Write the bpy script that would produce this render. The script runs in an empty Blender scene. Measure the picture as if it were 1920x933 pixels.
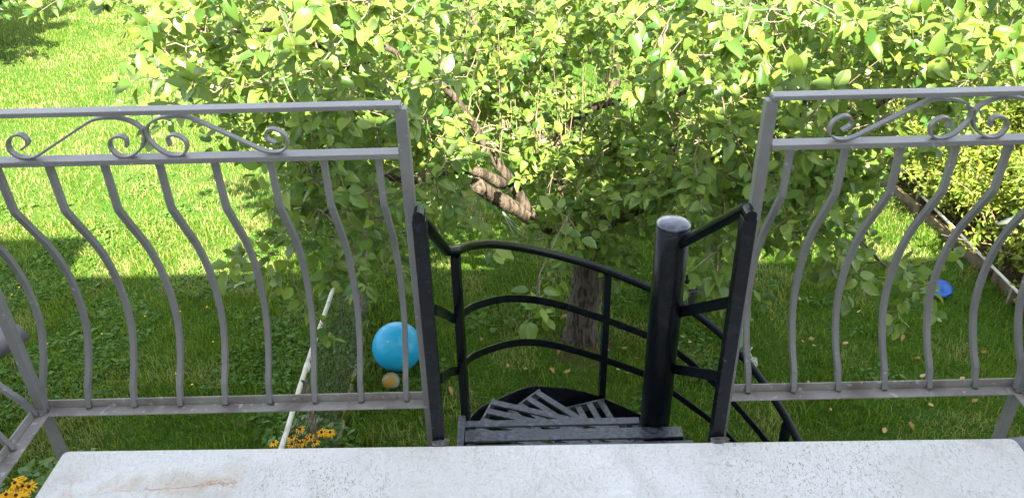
import bpy, bmesh, math, random
import numpy as np
from mathutils import Vector, Matrix
R = math.radians
random.seed(7); rng = np.random.default_rng(7)
sc = bpy.context.scene
col = sc.collection

# ------------------------------------------------------------------ camera
F_PX = 1500.0; PITCH = R(30.76); ROLL = R(1.3); CAMZ = 4.4; SL = 2.8
f_ = np.array([0, math.cos(PITCH), -math.sin(PITCH)])
r0_ = np.array([1.0, 0, 0]); u0_ = np.cross(r0_, f_)
r_ = r0_*math.cos(ROLL) - u0_*math.sin(ROLL)
if r_[2] > 0: r_ = r0_*math.cos(ROLL) + u0_*math.sin(ROLL)
u_ = np.cross(r_, f_)
CAM = np.array([0, 0, CAMZ])
cam_d = bpy.data.cameras.new('camera'); cam = bpy.data.objects.new('camera', cam_d); col.objects.link(cam)
cam_d.sensor_width = 36; cam_d.lens = 36*F_PX/1920; cam_d.clip_end = 500; cam_d.clip_start = .05
m = Matrix((( r_[0], u_[0], -f_[0], 0), (r_[1], u_[1], -f_[1], 0), (r_[2], u_[2], -f_[2], CAMZ), (0, 0, 0, 1)))
cam.matrix_world = m
sc.camera = cam
def ray(x, y): return f_ + r_*(x-960)/F_PX - u_*(y-466.5)/F_PX
def atY(x, y, Y): d = ray(x, y); return CAM + d*Y/d[1]
def atZ(x, y, Z): d = ray(x, y); return CAM + d*(Z-CAMZ)/d[2]
def proj(p):
    v = np.asarray(p, float)-CAM; d = v@f_
    return 960+F_PX*(v@r_)/d, 466.5-F_PX*(v@u_)/d, d

# ------------------------------------------------------------------ light
SUN_EL = 42.0; LX = -0.165                      # light travels towards +y and a little to -x
L = np.array([LX, 1.0]); L /= np.linalg.norm(L)
ld = Vector((L[0]*math.cos(R(SUN_EL)), L[1]*math.cos(R(SUN_EL)), -math.sin(R(SUN_EL))))
w = bpy.data.worlds.new('World'); sc.world = w; w.use_nodes = True
nt = w.node_tree; sky = nt.nodes.new('ShaderNodeTexSky'); sky.sky_type = 'NISHITA'; sky.sun_disc = False
sky.sun_elevation = R(SUN_EL); sky.sun_rotation = math.atan2(-ld.x, -ld.y)
sky.air_density = 1.0; sky.dust_density = 1.6; sky.ozone_density = 1.0
hsv = nt.nodes.new('ShaderNodeHueSaturation'); hsv.inputs['Saturation'].default_value = .40    # sky light desaturated to keep the shade neutral
nt.links.new(sky.outputs[0], hsv.inputs['Color']); nt.links.new(hsv.outputs[0], nt.nodes['Background'].inputs[0]); nt.nodes['Background'].inputs[1].default_value = 0.090
sd = bpy.data.lights.new('sun', 'SUN'); sd.energy = 5.0; sd.angle = R(.5); sd.color = (1, .895, .64)
so = bpy.data.objects.new('sun', sd); col.objects.link(so)
so.rotation_euler = ld.to_track_quat('-Z', 'Y').to_euler()
sc.view_settings.view_transform = 'Standard'; sc.view_settings.look = 'None'
sc.view_settings.exposure = 2.93; sc.view_settings.gamma = 1; sc.view_settings.use_curve_mapping = False
try:
    sc.cycles.max_bounces = 8; sc.cycles.transparent_max_bounces = 8; sc.cycles.transmission_bounces = 4
except Exception: pass

# ------------------------------------------------------------------ materials
def mat(name, base, rough=.6, metal=0, spec=.5, noise=None, bump=None, coat=0, trans=0):
    """noise=(scale, colour2, lo, hi [,detail]); bump=(scale, strength, distance)"""
    mt = bpy.data.materials.new(name); mt.use_nodes = True
    n = mt.node_tree; b = n.nodes['Principled BSDF']
    b.inputs['Base Color'].default_value = (*base, 1); b.inputs['Roughness'].default_value = rough
    b.inputs['Metallic'].default_value = metal; b.inputs['Specular IOR Level'].default_value = spec
    b.inputs['Coat Weight'].default_value = coat
    tc = n.nodes.new('ShaderNodeTexCoord')
    if noise:
        items = noise if isinstance(noise, list) else [noise]
        prev = None
        for it in items:
            tx = n.nodes.new('ShaderNodeTexNoise'); tx.inputs['Scale'].default_value = it[0]
            tx.inputs['Detail'].default_value = it[4] if len(it) > 4 else 5
            n.links.new(tc.outputs['Object'], tx.inputs['Vector'])
            rp = n.nodes.new('ShaderNodeMapRange'); rp.inputs[1].default_value = it[2]; rp.inputs[2].default_value = it[3]
            n.links.new(tx.outputs[0], rp.inputs[0])
            mx = n.nodes.new('ShaderNodeMix'); mx.data_type = 'RGBA'
            if prev is None: mx.inputs[6].default_value = (*base, 1)
            else: n.links.new(prev, mx.inputs[6])
            mx.inputs[7].default_value = (*it[1], 1); n.links.new(rp.outputs[0], mx.inputs[0]); prev = mx.outputs[2]
        n.links.new(prev, b.inputs['Base Color'])
    if bump:
        tx = n.nodes.new('ShaderNodeTexNoise'); tx.inputs['Scale'].default_value = bump[0]; tx.inputs['Detail'].default_value = 6
        n.links.new(tc.outputs['Object'], tx.inputs['Vector'])
        bp = n.nodes.new('ShaderNodeBump'); bp.inputs['Strength'].default_value = bump[1]; bp.inputs['Distance'].default_value = bump[2]
        n.links.new(tx.outputs[0], bp.inputs['Height']); n.links.new(bp.outputs[0], b.inputs['Normal'])
    return mt

def leafmat(name, top_a, top_b, under, trans_col, tw=.35, rough=.42, spec=.35):
    """leaf: per leaf tint attribute picks between top_a and top_b, the underside is paler; part of the light goes through"""
    mt = bpy.data.materials.new(name); mt.use_nodes = True; n = mt.node_tree
    b = n.nodes['Principled BSDF']; out = n.nodes['Material Output']
    at = n.nodes.new('ShaderNodeAttribute'); at.attribute_name = 'tint'
    mx = n.nodes.new('ShaderNodeMix'); mx.data_type = 'RGBA'
    mx.inputs[6].default_value = (*top_a, 1); mx.inputs[7].default_value = (*top_b, 1)
    n.links.new(at.outputs['Fac'], mx.inputs[0])
    col_out = mx.outputs[2]
    if under:
        ge = n.nodes.new('ShaderNodeNewGeometry')
        m2 = n.nodes.new('ShaderNodeMix'); m2.data_type = 'RGBA'
        n.links.new(ge.outputs['Backfacing'], m2.inputs[0]); n.links.new(col_out, m2.inputs[6]); m2.inputs[7].default_value = (*under, 1)
        col_out = m2.outputs[2]
    n.links.new(col_out, b.inputs['Base Color'])
    b.inputs['Roughness'].default_value = rough; b.inputs['Specular IOR Level'].default_value = spec
    tr = n.nodes.new('ShaderNodeBsdfTranslucent'); tr.inputs[0].default_value = (*trans_col, 1)
    ms = n.nodes.new('ShaderNodeMixShader'); ms.inputs[0].default_value = tw
    n.links.new(b.outputs[0], ms.inputs[1]); n.links.new(tr.outputs[0], ms.inputs[2]); n.links.new(ms.outputs[0], out.inputs[0])
    return mt

M = {}
M['grey'] = mat('grey_paint', (.150, .146, .149), .42, 0, .45, [(9, (.19, .186, .187), .35, .7), (60, (.36, .355, .355), .68, .74), (26, (.12, .105, .10), .66, .8)], (90, .35, .002))
M['worn'] = mat('worn_grey_paint', (.25, .235, .225), .45, 0, .4, [(12, (.16, .14, .135), .45, .65), (50, (.42, .41, .40), .6, .72), (30, (.09, .07, .06), .68, .76)], (90, .4, .002))
M['weld'] = mat('weld_bead', (.07, .063, .06), .6, 0, .5, (80, (.2, .19, .19), .4, .7), (160, .9, .004))
M['black'] = mat('black_gloss_paint', (.0022, .003, .0055), .24, 0, .2, (40, (.005, .007, .011), .4, .7), (70, .3, .003))
M['blackpost'] = mat('black_post_paint', (.0028, .0036, .006), .26, 0, .28, [(50, (.010, .013, .018), .5, .7), (25, (.05, .045, .04), .70, .74)], (45, .6, .004))
M['cap'] = mat('glossy_cap', (.02, .026, .045), .25, .0, .6, (30, (.06, .075, .12), .42, .6), (60, .4, .002), coat=.5)
M['tread'] = mat('black_painted_slats', (.017, .02, .028), .3, 0, .6, [(60, (.075, .085, .105), .40, .7), (14, (.03, .034, .045), .5, .62)], (90, .7, .003), coat=.1)
M['white_pipe'] = mat('white_pipe', (.62, .60, .56), .5, 0, .4, [(14, (.34, .31, .27), .5, .75), (70, (.2, .18, .15), .68, .8)])
M['wire'] = mat('dark_wire', (.035, .03, .028), .6)
M['wood'] = mat('weathered_wood', (.30, .26, .21), .8, 0, .3, [(22, (.14, .12, .095), .4, .7)], (60, .6, .004))
M['board'] = mat('dark_board', (.16, .125, .09), .85, 0, .2, [(12, (.07, .052, .04), .4, .7)], (60, .6, .004))
M['bark'] = mat('apple_bark', (.105, .086, .073), .9, 0, .2, [(34, (.035, .028, .024), .44, .58), (6, (.15, .13, .115), .56, .75)], (34, 1.0, .03))
def stretch_bark(mt):
    n = mt.node_tree; tc = [q for q in n.nodes if q.bl_idname == 'ShaderNodeTexCoord'][0]
    mp = n.nodes.new('ShaderNodeMapping'); mp.inputs['Scale'].default_value = (1.3, 1.3, .22); n.links.new(tc.outputs['Object'], mp.inputs[0])
    for q in n.nodes:
        if q.bl_idname == 'ShaderNodeTexNoise': n.links.new(mp.outputs[0], q.inputs['Vector'])
stretch_bark(M['bark'])
M['twig'] = mat('twig_bark', (.16, .115, .09), .8, 0, .3, [(20, (.27, .24, .20), .4, .7)])
M['trunkdark'] = mat('dark_bark', (.09, .068, .055), .9, 0, .2, [(14, (.03, .023, .02), .42, .62)], (30, 1.0, .02))
M['rope'] = mat('pale_rope', (.55, .56, .52), .8, 0, .2, (90, (.25, .36, .33), .5, .6))
M['blueball'] = mat('blue_vinyl', (.01, .33, .62), .38, 0, .4, (6, (.02, .36, .64), .3, .7))
M['blue2'] = mat('deep_blue_vinyl', (.008, .07, .36), .45, 0, .4, (12, (.02, .11, .42), .4, .7))
M['bucket'] = mat('dark_plastic', (.03, .03, .042), .35)
M['fabric'] = mat('grey_purple_fabric', (.20, .185, .23), .9, 0, .2, [(7, (.31, .29, .34), .4, .75)], (300, .4, .002))
M['fabpole'] = mat('parasol_pole', (.25, .25, .25), .4)
M['stem'] = mat('green_stem', (.07, .13, .03), .6)
M['petal'] = leafmat('yellow_petal', (.85, .42, .005), (.90, .55, .01), None, (.9, .5, .01), .25)
M['cone'] = mat('brown_cone', (.035, .015, .008), .9)
M['fleaf'] = leafmat('fallen_leaf', (.50, .38, .17), (.34, .17, .07), (.5, .42, .28), (.5, .3, .08), .2)
M['dandy'] = mat('dandelion_yellow', (.8, .58, .01), .8)
M['stucco'] = mat('house_render', (.62, .60, .56), .9, 0, .2, (8, (.55, .53, .49), .4, .7))
M['roof'] = mat('roof_tiles', (.18, .08, .06), .8)
M['pale_cable'] = mat('pale_hose', (.075, .09, .09), .6)

# small worn ochre ball
mt = mat('worn_ochre_ball', (.30, .17, .03), .6, 0, .4, None, (40, .5, .004)); M['ochre'] = mt
n = mt.node_tree; tc = n.nodes['Texture Coordinate']; v = n.nodes.new('ShaderNodeTexVoronoi'); v.inputs['Scale'].default_value = 16
n.links.new(tc.outputs['Object'], v.inputs['Vector']); no = n.nodes.new('ShaderNodeTexNoise'); no.inputs['Scale'].default_value = 7
n.links.new(tc.outputs['Object'], no.inputs['Vector'])
r1 = n.nodes.new('ShaderNodeMapRange'); r1.inputs[1].default_value = .47; r1.inputs[2].default_value = .52; n.links.new(no.outputs[0], r1.inputs[0])
cr = n.nodes.new('ShaderNodeMix'); cr.data_type = 'RGBA'; cr.inputs[6].default_value = (.02, .02, .015, 1); cr.inputs[7].default_value = (.35, .42, .35, 1)
n.links.new(v.outputs['Color'], cr.inputs[0])
mx = n.nodes.new('ShaderNodeMix'); mx.data_type = 'RGBA'; mx.inputs[6].default_value = (.30, .17, .03, 1); n.links.new(cr.outputs[2], mx.inputs[7])
n.links.new(r1.outputs[0], mx.inputs[0]); n.links.new(mx.outputs[2], n.nodes['Principled BSDF'].inputs['Base Color'])

# ------------------------------------------------------------------ mesh helpers
def link(o, parent=None):
    col.objects.link(o)
    if parent: o.parent = parent
    return o
def empty(name, loc, label=None, cat=None, group=None, kind=None):
    o = bpy.data.objects.new(name, None); o.location = loc; o.empty_display_size = .1; col.objects.link(o)
    tag(o, label, cat, group, kind); return o
def tag(o, label=None, cat=None, group=None, kind=None):
    if label: o['label'] = label
    if cat: o['category'] = cat
    if group: o['group'] = group
    if kind: o['kind'] = kind
    return o

class MB:
    """collects shapes given in world coordinates into one mesh"""
    def __init__(s): s.v = []; s.f = []
    def add(s, vs, fs):
        k = len(s.v); s.v += [tuple(map(float, p)) for p in vs]; s.f += [tuple(i+k for i in q) for q in fs]; return s
    def box(s, a, b):
        x0, y0, z0 = a; x1, y1, z1 = b
        return s.add([(x0,y0,z0),(x1,y0,z0),(x1,y1,z0),(x0,y1,z0),(x0,y0,z1),(x1,y0,z1),(x1,y1,z1),(x0,y1,z1)],
                     [(0,3,2,1),(4,5,6,7),(0,1,5,4),(1,2,6,5),(2,3,7,6),(3,0,4,7)])
    def sweep(s, path, prof, up=(0, 0, 1), cap=True, closed=False):
        """prof: 2-D polygon (side, up); up: fixed reference"""
        P = [Vector(p) for p in path]; up = Vector(up); k = len(s.v); n = len(prof); N = len(P)
        for i, p in enumerate(P):
            if closed: t = P[(i+1) % N]-P[i-1]
            else: t = P[min(i+1, N-1)]-P[max(i-1, 0)]
            if 0 < i < N-1:
                a = (P[i]-P[i-1]).normalized(); b = (P[i+1]-P[i]).normalized(); c = a.dot((a+b).normalized()); sc_ = 1/max(c, .5)
            else: sc_ = 1
            t.normalize(); side = t.cross(up); side.normalize(); u = side.cross(t); u.normalize()
            for (a_, b_) in prof: s.v.append(tuple(p+side*a_+u*b_))
        R_ = range(N if closed else N-1)
        for i in R_:
            j = (i+1) % N
            for q in range(n):
                s.f.append((k+i*n+q, k+i*n+(q+1) % n, k+j*n+(q+1) % n, k+j*n+q))
        if cap and not closed:
            s.f.append(tuple(k+q for q in range(n))[::-1]); s.f.append(tuple(k+(N-1)*n+q for q in range(n)))
        return s
    def tube(s, path, rad, n=8, cap=True):
        """tube with parallel-transported frame; rad number or list"""
        P = [Vector(p) for p in path]; N = len(P); k = len(s.v)
        rr = rad if hasattr(rad, '__len__') else [rad]*N
        t = (P[1]-P[0]).normalized(); ref = Vector((0, 0, 1)) if abs(t.z) < .9 else Vector((1, 0, 0))
        a = t.cross(ref).normalized()
        for i, p in enumerate(P):
            t = (P[min(i+1, N-1)]-P[max(i-1, 0)]).normalized()
            a = (a-t*a.dot(t)).normalized(); b = t.cross(a)
            for q in range(n):
                an = 2*math.pi*q/n; s.v.append(tuple(p+(a*math.cos(an)+b*math.sin(an))*rr[i]))
        for i in range(N-1):
            for q in range(n): s.f.append((k+i*n+q, k+i*n+(q+1) % n, k+(i+1)*n+(q+1) % n, k+(i+1)*n+q))
        if cap: s.f.append(tuple(k+q for q in range(n))[::-1]); s.f.append(tuple(k+(N-1)*n+q for q in range(n)))
        return s
    def ball(s, c, r, nu=10, nv=6, jit=0, sq=(1, 1, 1)):
        vs = []; fs = []
        for i in range(nv+1):
            th = math.pi*i/nv
            for j in range(nu):
                ph = 2*math.pi*j/nu; q = r*(1+random.uniform(-jit, jit))
                vs.append((c[0]+q*sq[0]*math.sin(th)*math.cos(ph), c[1]+q*sq[1]*math.sin(th)*math.sin(ph), c[2]+q*sq[2]*math.cos(th)))
        for i in range(nv):
            for j in range(nu): fs.append((i*nu+j, (i+1)*nu+j, (i+1)*nu+(j+1) % nu, i*nu+(j+1) % nu))
        return s.add(vs, fs)
    def build(s, name, material, parent=None, smooth=False, bevel=0, origin=None, merge=False):
        me = bpy.data.meshes.new(name)
        org = Vector(parent.matrix_basis.translation) if parent is not None and parent.parent is None else (Vector(origin) if origin is not None else Vector((0, 0, 0)))
        if parent is not None and parent.parent is not None:
            org = Vector((0, 0, 0)); q = parent
            while q is not None: org += Vector(q.location); q = q.parent
        me.from_pydata([tuple(Vector(p)-org) for p in s.v], [], s.f)
        bm = bmesh.new(); bm.from_mesh(me)
        if merge or bevel: bmesh.ops.remove_doubles(bm, verts=bm.verts, dist=1e-5)
        bmesh.ops.recalc_face_normals(bm, faces=bm.faces)
        if bevel:
            es = [e for e in bm.edges if len(e.link_faces) == 2 and e.calc_face_angle(0) > .6]
            bmesh.ops.bevel(bm, geom=es, offset=bevel, segments=2, affect='EDGES', profile=.5)
        bm.to_mesh(me); bm.free()
        if smooth: me.shade_smooth()
        me.materials.append(material)
        o = bpy.data.objects.new(name, me)
        if parent is None and origin is not None: o.location = origin
        return link(o, parent)
def rect(wd, ht, oy=0): return [(-wd/2, -ht/2+oy), (wd/2, -ht/2+oy), (wd/2, ht/2+oy), (-wd/2, ht/2+oy)]
def catmull(pts, k=6):
    P = [np.array(p, float) for p in pts]; P = [2*P[0]-P[1]]+P+[2*P[-1]-P[-2]]; out = []
    for i in range(1, len(P)-2):
        for j in range(k):
            t = j/k; a, b, c, d = P[i-1:i+3]
            out.append(.5*((2*b)+(c-a)*t+(2*a-5*b+4*c-d)*t*t+(3*b-a-3*c+d)*t**3))
    out.append(P[-2]); return out
def npmesh(name, V, faces_flat, sizes, material, parent=None, tint=None, smooth=False):
    me = bpy.data.meshes.new(name); V = np.asarray(V, np.float32)
    me.vertices.add(len(V)); me.vertices.foreach_set('co', V.ravel())
    ff = np.asarray(faces_flat, np.int32).ravel(); sizes = np.asarray(sizes, np.int32)
    me.loops.add(len(ff)); me.loops.foreach_set('vertex_index', ff)
    me.polygons.add(len(sizes)); st = np.concatenate([[0], np.cumsum(sizes)[:-1]]).astype(np.int32)
    me.polygons.foreach_set('loop_start', st); me.update(calc_edges=True)
    if tint is not None:
        at = me.attributes.new('tint', 'FLOAT', 'POINT'); at.data.foreach_set('value', np.asarray(tint, np.float32))
    if smooth: me.shade_smooth()
    me.materials.append(material)
    o = bpy.data.objects.new(name, me); return link(o, parent)

# ------------------------------------------------------------------ ground
def ground_mat():
    mt = bpy.data.materials.new('lawn_soil'); mt.use_nodes = True; n = mt.node_tree; b = n.nodes['Principled BSDF']
    tc = n.nodes.new('ShaderNodeTexCoord')
    def nz(s, d=6):
        t = n.nodes.new('ShaderNodeTexNoise'); t.inputs['Scale'].default_value = s; t.inputs['Detail'].default_value = d
        n.links.new(tc.outputs['Object'], t.inputs['Vector']); return t
    def mr(o, a, c):
        q = n.nodes.new('ShaderNodeMapRange'); q.inputs[1].default_value = a; q.inputs[2].default_value = c; n.links.new(o, q.inputs[0]); return q.outputs[0]
    def mix(fac, a, c):
        q = n.nodes.new('ShaderNodeMix'); q.data_type = 'RGBA'; n.links.new(fac, q.inputs[0])
        for k, s in ((6, a), (7, c)):
            if isinstance(s, tuple): q.inputs[k].default_value = (*s, 1)
            else: n.links.new(s, q.inputs[k])
        return q.outputs[2]
    c = mix(mr(nz(60).outputs[0], .35, .65), (.020, .055, .008), (.06, .125, .018))
    c = mix(mr(nz(1.1, 3).outputs[0], .5, .75), c, (.07, .11, .025))
    c = mix(mr(nz(3.0, 4).outputs[0], .62, .74), c, (.085, .085, .035))
    # bare soil round the trunk
    vm = n.nodes.new('ShaderNodeVectorMath'); vm.operation = 'DISTANCE'; n.links.new(tc.outputs['Object'], vm.inputs[0]); vm.inputs[1].default_value = (.62, 5.66, 0)
    ad = n.nodes.new('ShaderNodeMath'); n.links.new(vm.outputs['Value'], ad.inputs[0]); n.links.new(nz(5).outputs[0], ad.inputs[1])
    q = n.nodes.new('ShaderNodeMapRange'); q.inputs[1].default_value = .62; q.inputs[2].default_value = .85; q.inputs[3].default_value = 1; q.inputs[4].default_value = 0
    n.links.new(ad.outputs[0], q.inputs[0]); c = mix(q.outputs[0], c, (.10, .065, .045))
    n.links.new(c, b.inputs['Base Color']); b.inputs['Roughness'].default_value = .95; b.inputs['Specular IOR Level'].default_value = .1
    bp = n.nodes.new('ShaderNodeBump'); bp.inputs['Strength'].default_value = .6; bp.inputs['Distance'].default_value = .03
    n.links.new(nz(45).outputs[0], bp.inputs['Height']); n.links.new(bp.outputs[0], b.inputs['Normal'])
    return mt
M['ground'] = ground_mat()
g = MB(); g.add([(-150,-60,0),(150,-60,0),(150,240,0),(-150,240,0)], [(0,1,2,3)])
go = g.build('lawn_ground', M['ground']); tag(go, 'green lawn ground under the balcony and the apple tree', 'ground', kind='structure')

# smooth value noise for densities
def vnoise(x, y, s, seed=0):
    g_ = np.random.default_rng(seed).random((64, 64)); X = x*s; Y = y*s
    i = np.floor(X).astype(int); j = np.floor(Y).astype(int); a = X-i; b = Y-j; a = a*a*(3-2*a); b = b*b*(3-2*b)
    G_ = lambda p, q: g_[p % 64, q % 64]
    return (G_(i,j)*(1-a)+G_(i+1,j)*a)*(1-b)+(G_(i,j+1)*(1-a)+G_(i+1,j+1)*a)*b

def scatter(n, y0, y1, extra=.6):
    """random ground points inside the wedge the camera can see (and a margin)"""
    y = rng.random(n)**.85*(y1-y0)+y0
    hw = (y*.86+2.25)*.66+extra
    x = (rng.random(n)*2-1)*hw; return x, y
def blades(n, y0, y1, h0, h1, wd, seed):
    x, y = scatter(n, y0, y1)
    den = .55+.6*vnoise(x, y, 1.6, seed)*vnoise(x+9, y, .5, seed+1)*2
    soil = np.hypot(x-.6, y-5.62); keep = (rng.random(n) < den) & ((soil > .26) | (rng.random(n) < .5))
    keep &= ~((x > 4.75) & (y > 5.4) & (rng.random(n) < .85))
    x = x[keep]; y = y[keep]; n = len(x)
    tuft = vnoise(x, y, 7, seed+2)
    h = (h0+(h1-h0)*rng.random(n)**1.5)*(.55+.9*tuft); a = rng.random(n)*2*math.pi; lean = rng.random(n)*.9+.15
    dx = np.cos(a); dy = np.sin(a); w_ = wd*(.6+.8*rng.random(n)); px = -dy*w_/2; py = dx*w_/2
    V = np.zeros((n, 5, 3)); z0 = np.zeros(n)
    V[:,0] = np.stack([x-px, y-py, z0], 1); V[:,1] = np.stack([x+px, y+py, z0], 1)
    mx_ = x+dx*h*lean*.35; my_ = y+dy*h*lean*.35; mz = h*.62
    V[:,2] = np.stack([mx_+px*.8, my_+py*.8, mz], 1); V[:,3] = np.stack([mx_-px*.8, my_-py*.8, mz], 1)
    V[:,4] = np.stack([x+dx*h*lean, y+dy*h*lean, h*(1-.25*lean)], 1)
    base = (np.arange(n)*5)[:,None]
    F = np.concatenate([base+[[0,1,2,3]], base+[[3,2,4]]], 1)
    dry = vnoise(x, y, .8, seed+4); dry2 = np.clip((vnoise(x, y, 2.4, seed+5)-.62)*4, 0, 1)
    t = np.clip(1.05*rng.random(n)**1.3+.45*dry-.12, 0, 1); t = np.where(rng.random(n) < dry2*.7+.02, .93+.0*t, t*.8)
    t = t+.30*np.clip((y-6.4)/1.6, 0, 1)*(1-.35*vnoise(x, y, .7, seed+6))     # sunlit paleness painted into the blade tint past the house shadow edge
    return V.reshape(-1, 3), F, n, np.repeat(t, 5)
def grassmat(name):
    mt = leafmat(name, (.045, .105, .012), (.15, .20, .04), None, (.26, .36, .02), .42, .7, .08)
    n = mt.node_tree; mx = [q for q in n.nodes if q.bl_idname == 'ShaderNodeMix'][0]
    cr = n.nodes.new('ShaderNodeValToRGB'); at = [q for q in n.nodes if q.bl_idname == 'ShaderNodeAttribute'][0]
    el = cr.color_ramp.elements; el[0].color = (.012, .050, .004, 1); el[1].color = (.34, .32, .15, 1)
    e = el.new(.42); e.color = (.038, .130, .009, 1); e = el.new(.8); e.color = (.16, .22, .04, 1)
    n.links.new(at.outputs['Fac'], cr.inputs[0]); n.links.new(cr.outputs[0], n.nodes['Principled BSDF'].inputs['Base Color'])
    return mt
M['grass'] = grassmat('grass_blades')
Vs, Fs, Ts = [], [], []; off = 0; sizes = []
for (n_, y0, y1, h0, h1, wd, sd_) in ((270000, 2.3, 8.2, .025, .095, .0062, 1), (230000, 7.8, 19.5, .035, .08, .008, 11)):
    V, F, k, t = blades(n_, y0, y1, h0, h1, wd, sd_)
    Vs.append(V); Fs.append((F+off).ravel()); Ts.append(t); off += len(V); sizes.append(np.tile([4, 3], k))
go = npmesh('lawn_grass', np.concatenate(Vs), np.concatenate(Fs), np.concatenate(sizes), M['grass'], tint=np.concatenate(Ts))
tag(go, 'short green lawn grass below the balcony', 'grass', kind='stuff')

# ------------------------------------------------------------------ generic leaf instancing (numpy)
def leaf_template(rows=((.0,.0),(.22,.36),(.5,.5),(.78,.34),(1.,0.)), fold=.22, droop=.22):
    """returns verts (u along, v across, w up) and faces; folded along the midrib, drooping at the tip"""
    vs = []; fs = []
    idx = []
    for (u, hw) in rows:
        z = -droop*u*u
        if hw == 0: vs.append((u, 0, z)); idx.append((len(vs)-1,))
        else:
            vs += [(u, -hw, z+fold*hw), (u, 0, z), (u, hw, z+fold*hw)]; idx.append((len(vs)-3, len(vs)-2, len(vs)-1))
    for a, b in zip(idx[:-1], idx[1:]):
        if len(a) == 1: fs += [(a[0], b[0], b[1]), (a[0], b[1], b[2])]
        elif len(b) == 1: fs += [(a[0], b[0], a[1]), (a[1], b[0], a[2])]
        else: fs += [(a[0], b[0], b[1], a[1]), (a[1], b[1], b[2], a[2])]
    return np.array(vs, float), fs
APPLE = leaf_template(((.0,.0),(.16,.30),(.42,.43),(.72,.33),(.9,.14),(1.,0.)), .22, .20)
BROAD = leaf_template(((.0,.0),(.3,.42),(.7,.36),(1.,0.)), .2, .2)
SMALL = leaf_template(((.0,.0),(.5,.42),(1.,0.)), .35, .25)
def leaves(name, pos, dirs, nrm, length, width, tint, material, parent=None, tpl=APPLE, curl=None):
    pos = np.asarray(pos); d = np.asarray(dirs); nn = np.asarray(nrm); N = len(pos)
    d = d/np.linalg.norm(d, axis=1, keepdims=True)
    s = np.cross(nn, d); s /= np.linalg.norm(s, axis=1, keepdims=True)+1e-9; nn = np.cross(d, s)
    T, fs = tpl; K = len(T); length = np.asarray(length)[:,None,None]; width = np.asarray(width)[:,None,None]
    cf = (curl if curl is not None else rng.uniform(-.4, 3.0, N))[:,None,None]
    wav = rng.uniform(-.06, .06, (N, K, 1))*(T[None,:,1:2] != 0)
    V = pos[:,None,:]+d[:,None,:]*(T[None,:,0:1]*length)+s[:,None,:]*(T[None,:,1:2]*width*1.0)+nn[:,None,:]*((T[None,:,2:3]*cf+wav)*length)
    lens = [len(f) for f in fs]; flat = np.concatenate([np.array(f) for f in fs])
    F = (np.arange(N)*K)[:,None]+flat[None]
    org = np.zeros(3)
    if parent is not None: org = np.array(parent.location)
    return npmesh(name, (V-org).reshape(-1, 3), F.ravel(), np.tile(lens, N), material, parent, np.repeat(tint, K), smooth=True)

# ------------------------------------------------------------------ clover and plantain in the lawn
M['weed'] = leafmat('broad_lawn_weeds', (.035, .11, .012), (.12, .22, .04), None, (.14, .26, .03), .3, .6, .2)
n_ = 110000; x, y = scatter(n_, 2.4, 9.5)
k = (vnoise(x, y, 1.3, 31)+.35*vnoise(x, y, 4.5, 32)+.12*(x < -1.2) > .74+.10*(x > -.5)+.12*(y > 7.0)) & (np.hypot(x-.6, y-5.6) > .5) & (x < 4.7); x = x[k]; y = y[k]; n_ = len(x)
cxy = np.stack([np.round(x*14)/14, np.round(y*14)/14], 1); a = rng.random(n_)*6.283
pos = np.stack([x, y, .018+.035*rng.random(n_)], 1); d = np.stack([np.cos(a), np.sin(a), rng.uniform(-.2, .5, n_)], 1)
nr = np.stack([rng.normal(0, .35, n_), rng.normal(0, .35, n_), np.ones(n_)], 1)
ln = rng.uniform(.016, .036, n_); big = rng.random(n_) < .12; ln[big] *= rng.uniform(1.6, 2.6, big.sum())
o = leaves('clover_patches', pos, d, nr, ln, ln*rng.uniform(.5, .95, n_), rng.random(n_), M['weed'], None, BROAD, curl=rng.uniform(0, .8, n_))
tag(o, 'low clover and plantain leaves spread through the lawn', 'ground cover', kind='stuff')

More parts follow.
